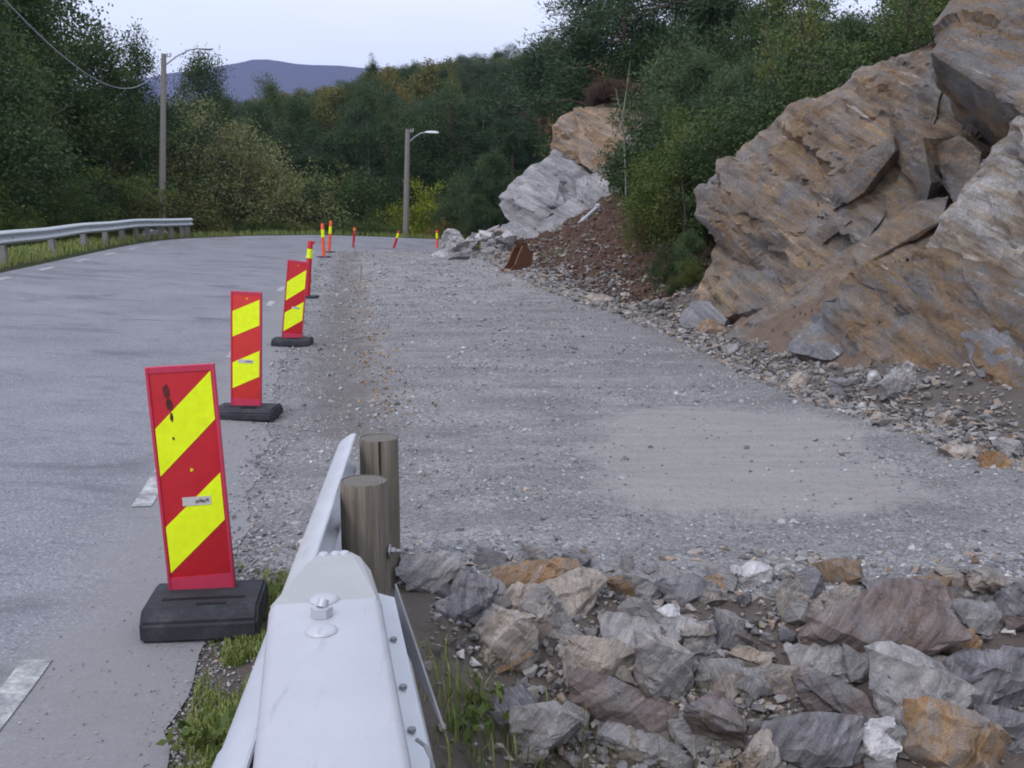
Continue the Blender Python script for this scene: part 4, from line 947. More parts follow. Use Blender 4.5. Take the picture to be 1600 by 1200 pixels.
build_board(455, 541, .262, 1.03, 'third marker board with dirty foot, in front of the thin red marker post', R(3), (R(0), R(6.5)), [(.10, .27, .235), (.5, .66, .235)], (.02, .585, .10, .024), base_w=.50)

def marker_post(px, py, h, lab, ry, mat, low=.66, hi=.86, foot=True, hook=False, rx=0):
    g = G(px, py); root = empty('marker_post', (g.x, g.y, g.z), 0, lab, 'marker post', 'plastic marker posts round the bend')
    bm = bmesh.new(); add_tube(bm, [(0, 0, .0), (0, 0, .06), (0, 0, h*.5), (0, 0, h-.02), (0, 0, h)], [.062, .055, .052, .052, .038], 14)
    po = bmobj('post', bm, M[mat], root, smooth=.6); po.rotation_euler = (rx, ry, 0)
    bm = bmesh.new(); V, F_ = tube([(0, 0, h*low), (0, 0, h*hi)], .0555, 14); vv = [bm.verts.new(v) for v in V]
    for f in F_: bm.faces.new([vv[i] for i in f])
    bmobj('reflector_band', bm, M['yellow'], po, smooth=.6)
    if foot:
        bm = bmesh.new(); box(bm, (0, 0, .03), (.42, .3, .05), bev=.015); bmobj('foot', bm, M['rubber'], root)
    if hook:
        bm = bmesh.new(); box(bm, (.04, 0, h-.03), (.1, .05, .05), bev=.01); bmobj('top_grip', bm, M[mat], po)
marker_post(480, 466, 1.12, 'red marker post with yellow band directly behind the third marker board', R(5), 'red', .70, .86, hook=True)
marker_post(506, 403, 1.12, 'left and nearer of the two orange marker posts standing close together', R(-1), 'orange', .60, .82)
marker_post(514, 395, 1.15, 'right and farther of the two orange marker posts standing close together', R(5), 'orange', .6, .82)
marker_post(552, 387, .86, 'dull red marker post with a pale flag, alone at the bend', R(5), 'red', .86, .9, False, True)
marker_post(615, 388, .78, 'marker post leaning strongly to the right near the far lamp post', R(19), 'red', .6, .86, False)
marker_post(683, 387, .76, 'orange marker post upright beside the grey heap', R(0), 'orange', .55, .85, False)
marker_post(750, 388, .62, 'marker post mostly hidden behind the grey heap, yellow top showing', R(-4), 'yellow', .3, .6, False)
for px, py, ry, h, lab in ((563, 441, 4, .42, 'thin dark iron stake in the gravel, the nearer one'), (554, 409, 1, .62, 'thin dark iron stake in the gravel, the farther one')):
    g = G(px, py); bm = bmesh.new(); add_tube(bm, [(0, 0, -.05), (.008, 0, h*.6), (0, 0, h)], [.012, .011, .011], 6); add_tube(bm, [(-.03, 0, h-.03), (.03, 0, h-.02)], .009, 6)
    o = bmobj('iron_stake', bm, M['galv_dark'], None, (g.x, g.y, g.z)); o.rotation_euler = (0, R(ry), 0); tag(o, lab, 'stake', 'iron stakes in the gravel')

# ------------------------------------------------------------------ near guard rail
gr = empty('guardrail', (-.6, 3.0, 0), 0, 'end of galvanised guard rail with box cap and two round wooden posts in the foreground', 'guard rail')
def gadd(o): o.matrix_parent_inverse = Matrix.Translation(-Vector(gr.location)); return o
Wp = [(.0, .156), (.004, .160), (.020, .157), (.060, .130), (.078, .108), (.083, .093), (.078, .076), (.060, .058), (.018, .022), (.003, .008), (0, 0)]
Wp = Wp+[(a, -b) for a, b in Wp[::-1][1:]]
def w_beam(name, line, zc, mat, sgn=1, parent=None, thick=.004, taper=None):
    bm = bmesh.new(); rings = []
    n = len(line)
    for i, p in enumerate(line):
        a = Vector(line[max(i-1, 0)]); b = Vector(line[min(i+1, n-1)]); t = (b-a).normalized(); side = Vector((-t.y, t.x, 0))*sgn
        k_ = 1 if taper is None else taper(i/(n-1)); r = []
        for off in (0, -thick):
            r.append([bm.verts.new(Vector((p[0], p[1], zc(p) if callable(zc) else zc))+side*(u*k_+off)+Vector((0, 0, v))) for u, v in Wp])
        rings.append(r)
    m = len(Wp)
    for i in range(n-1):
        for k_ in (0, 1):
            for j in range(m-1):
                q = (rings[i][k_][j], rings[i][k_][j+1], rings[i+1][k_][j+1], rings[i+1][k_][j])
                bm.faces.new(q if k_ == 0 else q[::-1])
        for j in (0, m-1): bm.faces.new((rings[i][0][j], rings[i+1][0][j], rings[i+1][1][j], rings[i][1][j]))
    for i in (0, n-1):
        for j in range(m-1): bm.faces.new((rings[i][0][j], rings[i][1][j], rings[i][1][j+1], rings[i][0][j+1]))
    bmesh.ops.recalc_face_normals(bm, faces=bm.faces[:])
    return bmobj(name, bm, mat, parent, smooth=.5)
nline = [(-.343-.082*y_, y_) for y_ in np.linspace(-1.5, 4.62, 30)]
gadd(w_beam('rail_beam', nline, .545, M['galv'], 1, gr))
# overlapping splice sheet at the near part
gadd(w_beam('splice_sheet', [(a-.006, b) for a, b in nline[:17]], .543, M['galv'], 1, gr))
for (x_, y_, top, lab) in ((-.545, 3.66, .735, 1), (-.605, 4.55, .70, 2)):
    r_ = .0885; bm = bmesh.new(); rr = random.Random(lab)
    rings = [(-.5, 1), (.1, 1.0), (top*.5, 1.0), (top-.012, .995), (top, .965)]
    V, F_ = tube([(0, 0, z) for z, s in rings], [r_*s for z, s in rings], 36); vv = [bm.verts.new(v) for v in V]
    for f in F_: bm.faces.new([vv[i] for i in f])
    po = bmobj('wooden_post', bm, M['wood'], gr, (x_-gr.location.x, y_-gr.location.y, 0), smooth=.7)
    bm = bmesh.new(); bmesh.ops.create_circle(bm, cap_ends=True, segments=36, radius=r_*.965); bmobj('post_top', bm, M['woodtop'], po, (0, 0, top-.003))
    # through bolt on the right hand side
    if lab == 1:
        bm = bmesh.new(); ax = [(r_-.02, -.02, .47), (r_+.045, -.02, .47)]; add_tube(bm, ax, .008, 8); add_tube(bm, [(r_+.002, -.02, .47), (r_+.008, -.02, .47)], .026, 16); add_tube(bm, [(r_+.008, -.02, .47), (r_+.024, -.02, .47)], .015, 6)
        bmobj('bolt', bm, M['galv_dark'], po)
# box cap: a bent steel channel, running a little askew of the rail
dirb = Vector((-.195, 1, 0)).normalized(); sb = Vector((dirb.y, -dirb.x, 0))     # sb points right
bx0 = Vector((-.305+.195*.0, 1.61, 0)); wbx = .272
def bpt(y, s, z): return Vector((bx0.x-(y-1.61)*.195, y, z))+sb*s
bm = bmesh.new(); zt = .77; hw = wbx/2
profile = [(-hw, -.062), (-hw, -.022), (-hw+.006, -.008), (-hw+.022, 0), (hw-.022, 0), (hw-.006, -.008), (hw, -.024), (hw, -.15)]
ys = [.2, .8, 1.4, 2.0, 2.375]
rings = [[bm.verts.new(bpt(y, a, zt+b)) for a, b in profile] for y in ys]
inner = [[bm.verts.new(bpt(y, a*.975, zt+b-.006)) for a, b in profile] for y in ys]
for R_, fl in ((rings, 0), (inner, 1)):
    for i in range(len(ys)-1):
        for j in range(len(profile)-1):
            q = (R_[i][j], R_[i+1][j], R_[i+1][j+1], R_[i][j+1]); bm.faces.new(q if not fl else q[::-1])
for i in range(len(ys)-1):
    for j in (0, len(profile)-1): bm.faces.new((rings[i][j], inner[i][j], inner[i+1][j], rings[i+1][j]))
bmesh.ops.recalc_face_normals(bm, faces=bm.faces[:])
gadd(bmobj('box_cap', bm, M['galv_white'], gr, smooth=.9))
# tongue: cut diagonally on the left, bent down towards the post
bm = bmesh.new()
q = [bpt(2.375, -hw+.004, zt-.004), bpt(2.375, hw-.012, zt-.003), bpt(2.375, hw, zt-.02), bpt(2.78, hw-.005, zt-.075), bpt(2.86, hw-.03, zt-.062), bpt(2.90, hw-.055, zt-.058), bpt(2.90, -.015, zt-.058), bpt(2.80, -.045, zt-.05)]
vv = [bm.verts.new(v) for v in q]; f = bm.faces.new((vv[0], vv[1], vv[4], vv[5], vv[6], vv[7])); bm.faces.new((vv[1], vv[2], vv[3], vv[4]))
q2 = [bm.verts.new(v) for v in (bpt(2.375, hw, zt-.15), bpt(2.80, hw-.004, zt-.16))]; bm.faces.new((vv[2], q2[0], q2[1], vv[3]))
r_ = bmesh.ops.extrude_face_region(bm, geom=bm.faces[:]); bmesh.ops.translate(bm, verts=[v for v in r_['geom'] if isinstance(v, bmesh.types.BMVert)], vec=(0, 0, -.006))
bmesh.ops.recalc_face_normals(bm, faces=bm.faces[:])
M['galv_tongue'] = mk_metal('zinc with bend shade', (.38, .38, .385), (.46, .46, .46), .5, .3)  # darker than the cap: shade of the downward bend put into the colour
gadd(bmobj('end_tongue', bm, M['galv_tongue'], gr))
def dome(bm, c, r, h, n=18):
    pts = [(c[0], c[1], c[2]+h*math.sin(a)) for a in np.linspace(0, math.pi/2*.98, 6)]; rad = [r*math.cos(a) for a in np.linspace(0, math.pi/2*.98, 6)]
    add_tube(bm, pts, rad, n)
for (y_, s_2, kind) in ((2.195, -.012, 'dome'), (2.285, -.010, 'nut'), (2.385, -.004, 'dome')):
    c = bpt(y_, s_2, zt+.0008); bm = bmesh.new()
    if kind == 'dome': dome(bm, c, .037, .012)
    else:
        add_tube(bm, [c, c+Vector((0, 0, .022))], .026, 6); add_tube(bm, [c+Vector((0, 0, .02)), c+Vector((.004, .01, .036))], .013, 12)
    gadd(bmobj('bolt_head' if kind == 'dome' else 'bolt_nut', bm, M['galv_white'], gr, smooth=.6))
for (y_, s_2) in ((2.87, .00), (2.87, .035), (2.87, .06)):
    c = bpt(y_+.02, s_2, zt-.056); bm = bmesh.new(); dome(bm, c, .016, .007, 12); gadd(bmobj('bolt_head', bm, M['galv_white'], gr, smooth=.6))
# second beam on the far (right hand) side, lower and holed
bl = [(bpt(y_, hw+.006, 0).x, y_) for y_ in np.linspace(.4, 2.86, 12)]
gadd(w_beam('back_beam', bl, .43, M['galv'], -1, gr))
bm = bmesh.new(); prism(bm, [(0, 0), (.055, -.02), (.055, -.025), (0, -.005)], bpt(.4, hw+.004, .66), bpt(2.75, hw+.004, .64), sb, closed=True, cap=True); bmesh.ops.recalc_face_normals(bm, faces=bm.faces[:]); gadd(bmobj('back_flange', bm, M['galv'], gr))
for i, y_ in enumerate((1.75, 1.95, 2.15, 2.42)):
    bm = bmesh.new(); c = bpt(y_, hw+.03, .6525-.0085*(y_-.4)/1.0); add_tube(bm, [c, c+Vector((0, 0, .008))], .009, 10); gadd(bmobj('bolt_head', bm, M['galv_dark'], gr))
for i, (y_, zz_) in enumerate(((1.9, .60), (1.97, .60), (2.05, .60))):
    pass
# bent grey steel plate standing out at the back
bm = bmesh.new(); A_ = at(617, 912, 3.0); B_ = at(692, 1138, 2.02); C_ = at(684, 1122, 2.08); D_ = at(619, 985, 2.75)
vv = [bm.verts.new(v) for v in (A_, B_, C_, D_)]; bm.faces.new(vv); r_ = bmesh.ops.extrude_face_region(bm, geom=bm.faces[:]); bmesh.ops.translate(bm, verts=[v for v in r_['geom'] if isinstance(v, bmesh.types.BMVert)], vec=(.006, .0, -.003))
bmesh.ops.recalc_face_normals(bm, faces=bm.faces[:]); gadd(bmobj('end_plate', bm, M['galv_dark'], gr))
bm = bmesh.new(); pw = [at(650, 1155, 1.84), at(664, 1165, 1.84), at(674, 1185, 1.82), at(676, 1212, 1.8)]; add_tube(bm, pw, .004, 6)
gadd(bmobj('loose_wire', bm, M['galv_dark'], gr))

# ------------------------------------------------------------------ far guard rail on the outside of the bend
tpost = []
fr = empty('guardrail', (-9, 20, hz(-9, 20)), 0, 'long weathered guard rail along the left side of the old road', 'guard rail')
def fadd(o): o.matrix_parent_inverse = Matrix.Translation(-Vector(fr.location)); return o
_tt = np.arange(34, 80, .05); _pp = roadpos(_tt, np.full(len(_tt), 6.72)); _px = 800+1600*_pp[:, 0]/np.maximum(.1, _pp[:, 1])
tt = np.arange(34, float(_tt[np.argmax(_px > 326)]), .6); fl = roadpos(tt, np.full(len(tt), 6.72)); zf = height(fl[:, 0], fl[:, 1], False)
zmap = {(round(a, 4), round(b, 4)): z for (a, b), z in zip([tuple(v) for v in fl], zf)}
flist = [tuple(v) for v in fl]
fadd(w_beam('rail_beam', flist, lambda p: zmap[(round(p[0], 4), round(p[1], 4))]+.60+.012*math.sin(p[1]*.9), M['rail_far'], -1, fr, taper=lambda f: 1.15))
_tt = np.arange(34, 72.2, .05); _pp = roadpos(_tt, np.full(len(_tt), 6.86)); _px = 800+1600*_pp[:, 0]/np.maximum(.1, _pp[:, 1])
for t in [float(_tt[np.argmin(np.abs(_px-q))]) for q in (-170, -70, 11, 87, 137, 171, 197, 219, 236, 256, 274, 290, 299)]:
    a = roadpos(np.array([t]), np.array([6.86]))[0]; z = hz(*a); bm = bmesh.new(); box(bm, (a[0], a[1], z+.15), (.16, .13, 1.0), bev=.01)
    fadd(bmobj('post', bm, M['rail_post'], fr))
    a = roadpos(np.array([t]), np.array([6.63]))[0]; bm = bmesh.new(); box(bm, (a[0], a[1], z+.60), (.02, .03, .03)); fadd(bmobj('bolt', bm, M['galv_dark'], fr))

# ------------------------------------------------------------------ lamp posts and the wire
def lamp(px, py, Y, top, armpts, headlen, lab, rpole=.13, lean=0):
    b = at(px, py, Y); tp = at(px+(6 if px < 400 else 4), top, Y); z0 = hz(b.x, Y)-.2
    root = empty('street_lamp', (b.x, Y, z0), 0, lab, 'street lamp', 'lamp posts beside the bend')
    bm = bmesh.new(); add_tube(bm, [(0, 0, 0), ((tp.x-b.x)*.5, 0, (tp.z-z0)*.5), (tp.x-b.x, 0, tp.z-z0)], [rpole*1.15, rpole, rpole*.8], 14); bmobj('pole', bm, M['pole'], root, smooth=.6)
    pts = [at(x_, y_, Y)-Vector(root.location) for x_, y_ in armpts]
    bm = bmesh.new(); add_tube(bm, pts, .035, 8); add_tube(bm, [pts[0], pts[0]+Vector((-.02, 0, .18))], .05, 8); arm = bmobj('lamp_arm', bm, M['arm'], root, smooth=.6)
    e = pts[-1]; bm = bmesh.new(); l_ = headlen
    prof = [(0, .05, .05), (.15, .10, .075), (.45, .16, .10), (.8, .16, .10), (1, .09, .05)]
    rg = []
    for f, w_, h_ in prof:
        rg.append([bm.verts.new((e.x+f*l_, e.y+a*w_, e.z+.03+c*h_-.03*f)) for a, c in ((-1, -.35), (-.8, .4), (-.4, .8), (.4, .8), (.8, .4), (1, -.35), (.5, -.7), (-.5, -.7))])
    for i in range(4):
        for j in range(8): bm.faces.new((rg[i][j], rg[i][(j+1) % 8], rg[i+1][(j+1) % 8], rg[i+1][j]))
    bm.faces.new(rg[0]); bm.faces.new(rg[-1]); bmesh.ops.recalc_face_normals(bm, faces=bm.faces[:])
    bmobj('lamp_head', bm, M['lamp'], root, smooth=.7)
    bm = bmesh.new(); t_ = Vector((tp.x-b.x, 0, tp.z-z0))
    box(bm, t_+Vector((.12, 0, -.12)), (.34, .04, .04)); add_tube(bm, [t_+Vector((.28, 0, -.1)), t_+Vector((.28, 0, .04))], .035, 8); add_tube(bm, [t_+Vector((.16, 0, -.1)), t_+Vector((.16, 0, .02))], .03, 8)
    bmobj('insulator_bracket', bm, M['arm'], root)
    return root, tp
l1, tp1 = lamp(250, 352, 46, 84, [(258, 102), (276, 88), (296, 78), (308, 76)], .68, 'tall lamp post behind the far end of the left guard rail', .135)
l2, tp2 = lamp(633, 368, 55, 202, [(639, 222), (648, 214), (658, 208), (664, 207.5)], .72, 'lamp post beyond the bend in front of the wooded slope', .15)
wpts = [at(251, 97, 46), ]
end = at(-60, -75, 13.5); st = at(251, 98, 46)
bm = bmesh.new(); pl = []
for i in range(25):
    f = i/24; p = st.lerp(end, f); p.z -= 4*1.35*f*(1-f); pl.append(p)
add_tube(bm, pl, .012, 6); o = bmobj('overhead_wire', bm, M['galv_dark'], None); tag(o, 'sagging overhead wire running from the left lamp post over the trees', 'wire')

# ------------------------------------------------------------------ excavator bucket
g = G(806, 424)
bk = empty('excavator_bucket', (g.x, g.y, g.z-.05), R(18), 'rusty excavator bucket lying on the gravel edge by the rock outcrop', 'excavator bucket')
prof = [(-.62, .03), (-.30, .08), (0.02, .06), (.32, .16), (.50, .42), (.52, .72), (.36, .98), (.14, 1.08)]        # side view of the shell: x forward(-)/back(+)
bw = .46
bm = bmesh.new(); th = .025
for off in (0, 1):
    pr = [(a*(1-.05*off)-.0*off, b+(.03*off if i < 4 else 0)-(.0 if i < 4 else .02*off)) for i, (a, b) in enumerate(prof)]
    A = [bm.verts.new((a, -bw, b)) for a, b in pr]; B = [bm.verts.new((a, bw, b)) for a, b in pr]
    for i in range(len(pr)-1): bm.faces.new((A[i], A[i+1], B[i+1], B[i]))
bmobj('bucket_shell', bm, M['rust_steel'], bk)
for sy in (-1, 1):
    bm = bmesh.new(); side = prof+[(-.02, .78), (-.16, .42), (-.36, .16)]
    A = [bm.verts.new((a, sy*bw, b)) for a, b in side]; bm.faces.new(A); r_ = bmesh.ops.extrude_face_region(bm, geom=bm.faces[:]); bmesh.ops.translate(bm, verts=[v for v in r_['geom'] if isinstance(v, bmesh.types.BMVert)], vec=(0, sy*.03, 0))
    bmesh.ops.recalc_face_normals(bm, faces=bm.faces[:]); bmobj('side_plate', bm, M['rust_steel'], bk)
    bm = bmesh.new(); add_tube(bm, [(.14, sy*bw, 1.09), (-.02, sy*bw, .78), (-.16, sy*bw, .42), (-.36, sy*bw, .16), (-.62, sy*bw, .04)], .035, 6); bmobj('side_edge', bm, M['rust_edge'], bk)
    bm = bmesh.new(); c = (.24, sy*.2, 1.08); box(bm, c, (.34, .05, .26), bev=.05); bmobj('hanger_ear', bm, M['rust_steel'], bk)
    bm = bmesh.new(); add_tube(bm, [(.20, sy*.2-.05, 1.12), (.20, sy*.2+.05, 1.12)], .05, 12); bmobj('hole_shade_plug', bm, M['black'], bk)  # solid black plug paints the shade inside the pin eye
for i in range(4):
    bm = bmesh.new(); y_ = -.36+.24*i; q = [(-.60, y_-.05, .0), (-.60, y_+.05, .0), (-.60, y_+.05, .06), (-.60, y_-.05, .06), (-.80, y_-.02, .0), (-.80, y_+.02, .0), (-.80, y_+.02, .015), (-.80, y_-.02, .015)]
    v = [bm.verts.new(a) for a in q]
    for f in ((0, 1, 2, 3), (4, 7, 6, 5), (0, 4, 5, 1), (3, 2, 6, 7), (0, 3, 7, 4), (1, 5, 6, 2)): bm.faces.new([v[j] for j in f])
    bmobj('tooth', bm, M['rust_edge'], bk)
bk.scale = (.68, .68, .68)
# white tube on the bank
bm = bmesh.new(); a_ = at(932, 325, 31.5); b_ = at(896, 358, 30.5); zc = (a_+b_)/2; add_tube(bm, [b_-zc, a_-zc], .06, 10); add_tube(bm, [a_-zc, (a_-zc)*1.18], .10, 10)
tag(bmobj('drain_pipe', bm, M['galv_white'], None, zc, smooth=.6), 'white pipe with a wider end lying up the top of the soil bank', 'pipe')
print('things', time.time()-T0)

# ================================================================== VEGETATION
def leaves(rng, C_, size, asp=.55, up=0.0, out=None, needle=False):
    n = len(C_); a = rng.normal(size=(n, 3)); a[:, 2] += up
    if out is not None: a = a*.6+out*1.2
    a /= np.linalg.norm(a, axis=1)[:, None]; b = np.cross(a, rng.normal(size=(n, 3))); b /= np.linalg.norm(b, axis=1)[:, None]
    s = size*rng.uniform(.6, 1.3, n)[:, None]
    A = a*s; B = b*s*asp
    if needle: V = np.stack([C_-B*.5, C_+A*.9-B*.12, C_+A, C_+B*.5], 1)
    else: V = np.stack([C_-A*.5, C_-B*.5+A*.05, C_+A*.5, C_+B*.5+A*.05], 1)
    return V.reshape(-1, 3)
def leafmesh(name, V, rnd):
    n = len(V)//4; F = np.arange(n*4).reshape(n, 4); return rawmesh(name, V, F, False, {'rnd': np.repeat(rnd, 4)})
def tree_parts(kind, seed, Hh, Rr, nl, leaf, base=.18, lsz=.16, nlimb=26, clump=.5, shape='ovoid', trunk_r=.11, asp=.6, droop=0, nstem=1):
    """returns (trunk mesh, crown mesh): limbs grow from a tapered trunk, leaves hang in clumps along the limbs"""
    rng = np.random.default_rng(seed); TV = []; TF = []; nb = 0
    def put(pts, rad, n):
        nonlocal nb
        V, F = tube(pts, rad, n); TV.append(np.array([v[:] for v in V])); TF.append(np.array(F)+nb); nb += len(V)
    cl = []; cr_ = []
    for stn in range(nstem):
        sx, sy = (rng.normal(0, .12*Rr, 2) if nstem > 1 else (0, 0)); lean = rng.normal(0, .03 if nstem == 1 else .13, 2)*Hh
        hh = Hh*(1 if stn == 0 else rng.uniform(.6, .95))
        def tp(f): return Vector((sx+lean[0]*f+.12*math.sin(f*5+seed), sy+lean[1]*f+.1*math.sin(f*4+seed*2), hh*f))
        put([tp(f) for f in np.linspace(0, .97, 9)], [trunk_r*(1-.9*f)*(1.0 if nstem == 1 else .6)+.01 for f in np.linspace(0, .97, 9)], 7 if nstem == 1 else 5)
        for i in range(max(5, nlimb//nstem)):
            f = base+(1-base)*((i+rng.uniform(0, 1))/(nlimb/nstem))**.85; f = min(f, .98)
            u = (f-base)/(1-base)
            if shape == 'ovoid': r = Rr*(math.sin(math.pi*min(1, u*.92+.1))**.7)*(1.05-.25*u)
            elif shape == 'tall': r = Rr*(.55+.5*math.sin(math.pi*min(1, u+.1)))*(1.06-u)**.45
            elif shape == 'dome': r = Rr*math.sqrt(max(.02, 1-u*u))
            elif shape == 'flat': r = Rr*(.5+.6*math.sin(math.pi*u*.85))
            elif shape == 'cone': r = Rr*(1.02-u)**.8
            r *= rng.uniform(.65, 1.12); an = rng.uniform(0, 6.283); o_ = tp(f*.93)
            rise = {'ovoid': .45, 'tall': .55, 'dome': .35, 'flat': .12, 'cone': .2}[shape]
            e = o_+Vector((math.cos(an)*r, math.sin(an)*r, rise*r*rng.uniform(.5, 1.2)-droop*r))
            mid = o_.lerp(e, .55)+Vector((0, 0, .1*r))
            put([o_, mid, e], [trunk_r*.32*(1-.6*f)+.008, trunk_r*.18*(1-.6*f)+.006, .004], 4)
            m = max(2, int(4*r/max(Rr, .1)+1))
            for j in range(m):
                g_ = rng.uniform(.35, 1.02); p = np.array(o_.lerp(e, g_)[:])+rng.normal(0, clump*.45, 3); cl.append(p); cr_.append(clump*rng.uniform(.6, 1.2))
        cl.append(np.array(tp(.99)[:])); cr_.append(clump*.7)
    cl = np.array(cl); cr_ = np.array(cr_); w = cr_**2/np.sum(cr_**2); pick = rng.choice(len(cl), nl, p=w)
    flat = .5 if shape in ('flat',) else .8
    off = rng.normal(size=(nl, 3))*np.array([1, 1, flat])*.5; C_ = cl[pick]+off*cr_[pick][:, None]
    if droop: C_[:, 2] -= rng.exponential(droop, nl)
    C_[:, 2] = np.maximum(C_[:, 2], .1)
    nd = leaf in ('pine', 'young')
    V = leaves(rng, C_, lsz, asp, .3 if not nd else .5, off/np.maximum(.2, np.linalg.norm(off, axis=1))[:, None] if nd else None, nd)
    rnd = np.clip(.62*rng.uniform(0, 1, len(cl))[pick]+.38*rng.uniform(0, 1, nl), 0, 1)
    tm = rawmesh('trunk', np.concatenate(TV), np.concatenate(TF), True); cm = leafmesh('crown', V, rnd)
    cm.materials.append(LEAF[leaf]); tm.materials.append(BARK['pine' if leaf == 'pine' else ('pale' if kind in ('birch_tree',) else 'dark')])
    return (kind, tm, cm, Hh)
PROT = {}
def proto(key, *a, **k): PROT[key] = tree_parts(*a, **k)
def plant(key, loc, h=None, label='', cat='tree', group=None, rz=None, wide=1.0, name=None, sink=.1):
    kind, tm, cm, Hh = PROT[key]; s = (h or Hh)/Hh
    root = empty(name or kind, (loc[0], loc[1], loc[2]-sink), random.uniform(0, 6.28) if rz is None else rz, label, cat, group)
    root.scale = (s*wide, s*wide, s)
    for nm, me in (('trunk' if h is None or h > 2.2 else 'stem', tm), ('crown', cm)):
        link(bpy.data.objects.new(nm, me), root)
    return root
proto('birchA', 'birch_tree', 1, 11, 2.3, 24000, 'birch', .12, .115, 44, .62, 'tall', .13, droop=.12)
proto('birchB', 'birch_tree', 2, 12, 2.0, 24000, 'alder', .10, .115, 46, .58, 'tall', .13, droop=.1)
proto('birchC', 'birch_tree', 3, 10, 1.7, 11000, 'birch', .2, .11, 34, .45, 'tall', .10, droop=.15)
proto('alderA', 'broadleaf_tree', 4, 9, 3.0, 28000, 'alder', .08, .12, 44, .8, 'ovoid', .15)
proto('autA', 'broadleaf_tree', 5, 8, 2.4, 12000, 'autumn', .10, .16, 38, .7, 'ovoid', .13)
proto('willowA', 'willow_tree', 6, 8, 5.2, 30000, 'willow', .04, .15, 90, .85, 'dome', .12, nstem=4)
proto('willowB', 'willow_tree', 7, 5, 2.8, 15000, 'birch', .04, .14, 50, .6, 'dome', .08, nstem=4)
proto('yellowA', 'shrub', 8, 4, 2.5, 15000, 'yellow', .03, .13, 55, .5, 'dome', .06, nstem=4)
proto('pineA', 'pine_tree', 9, 11, 3.2, 32000, 'pine', .32, .18, 42, .62, 'flat', .17, asp=.22)
proto('pineB', 'pine_tree', 10, 12, 2.6, 26000, 'pine', .2, .18, 60, .5, 'cone', .16, asp=.22)
proto('pineC', 'pine_tree', 11, 9, 2.7, 26000, 'pine', .15, .18, 40, .6, 'ovoid', .15, asp=.22)
proto('youngA', 'pine_tree', 12, 5.5, 2.4, 36000, 'young', .04, .14, 70, .42, 'ovoid', .1, asp=.25)
proto('youngB', 'pine_tree', 13, 4, 1.5, 20000, 'young', .04, .12, 60, .32, 'ovoid', .07, asp=.25)
proto('bushA', 'shrub', 14, 2.4, 1.3, 9000, 'bright', .05, .075, 40, .3, 'dome', .03, nstem=4)
proto('bushB', 'shrub', 15, 2.2, 1.3, 9000, 'alder', .05, .075, 40, .3, 'dome', .03, nstem=4)
proto('bushC', 'shrub', 16, 1.2, .8, 5000, 'heather', .02, .05, 40, .2, 'dome', .015, nstem=5)
proto('bushD', 'shrub', 17, 1.8, 1.0, 5000, 'rowan', .1, .08, 26, .28, 'ovoid', .025, nstem=3)
proto('bushE', 'shrub', 18, 1.8, 1.2, 7000, 'autumn', .05, .08, 36, .28, 'dome', .025, nstem=4)
proto('bigD', 'shrub', 34, 4.0, 2.0, 9000, 'rowan', .1, .09, 40, .4, 'ovoid', .05, nstem=3)
proto('bigA', 'shrub', 31, 4.5, 2.6, 17000, 'bright', .04, .11, 60, .5, 'dome', .05, nstem=4)
proto('bigB', 'shrub', 32, 4.5, 2.6, 17000, 'alder', .04, .11, 60, .5, 'dome', .05, nstem=4)
proto('bigE', 'shrub', 33, 4.0, 2.2, 12000, 'autumn', .05, .10, 50, .45, 'dome', .05, nstem=4)
proto('sapA', 'sapling', 19, 4.2, .9, 2600, 'bright', .25, .08, 30, .25, 'tall', .035)
proto('sapB', 'sapling', 20, 5.5, 1.6, 4200, 'birch', .3, .09, 40, .3, 'tall', .05, nstem=4)
print('tree protos', time.time()-T0)

def tree_at(key, px, base_py, Y, top_py, label, cat='tree', group=None, wide=1., name=None, sink=.1, rz=None):
    b = at(px, base_py, Y); z = hz(b.x, Y); t = at(px, top_py, Y); return plant(key, (b.x, Y, z), max(.4, t.z-z), label, cat, group, rz, wide, name, sink)
rt = random.Random(5)
# left wood behind the rail
LW = [('alderA', 45, 50, -60, 'dense dark tree crowding the top left corner', 1.0), ('birchB', 20, 42, -140, 'very tall dark tree nearest the left edge of the frame', 1.3), ('alderA', -40, 34, -40, 'broad dark tree cut by the left edge', 1.2), ('birchA', 62, 44, -90, 'tall green birch second from the left edge', 1.15),
      ('birchC', 122, 46, 22, 'thin airy birch with sky showing through its top', 1.1), ('birchA', 178, 48, 32, 'birch with a pointed top left of the lamp post', 1.05), ('birchB', 228, 50, 34, 'slender birch directly left of the lamp post', .9),
      ('alderA', 320, 74, 80, 'rounded dark tree right behind the lamp arm', .75), ('birchB', 90, 52, 30, 'dark birch filling in behind the airy one', 1.1), ('alderA', 150, 55, 130, 'dark leafy tree low behind the airy birch', 1.2),
      ('alderA', 270, 58, 150, 'dark leafy tree right behind the lamp pole', 1.1), ('autA', 205, 52, 190, 'slightly yellowing tree left of the lamp pole', 1.1), ('birchA', 40, 38, 40, 'leafy birch close behind the rail at the left', 1.1),
      ('pineC', 400, 75, 150, 'small dark pine between the round tree and the ridge', 1.), ('birchA', 428, 90, 112, 'pointed tree rising alone before the blue mountain', .9), ('pineC', 365, 85, 138, 'dark pine below the blue mountain', 1.2),
      ('alderA', 470, 95, 150, 'dark tree behind the large olive willow', 1.1), ('pineB', 592, 105, 84, 'dark pine standing above the ridge line', .8)]
for key, px, Y, top, lab, w in LW: tree_at(key, px, 360, Y, top, lab, wide=w)
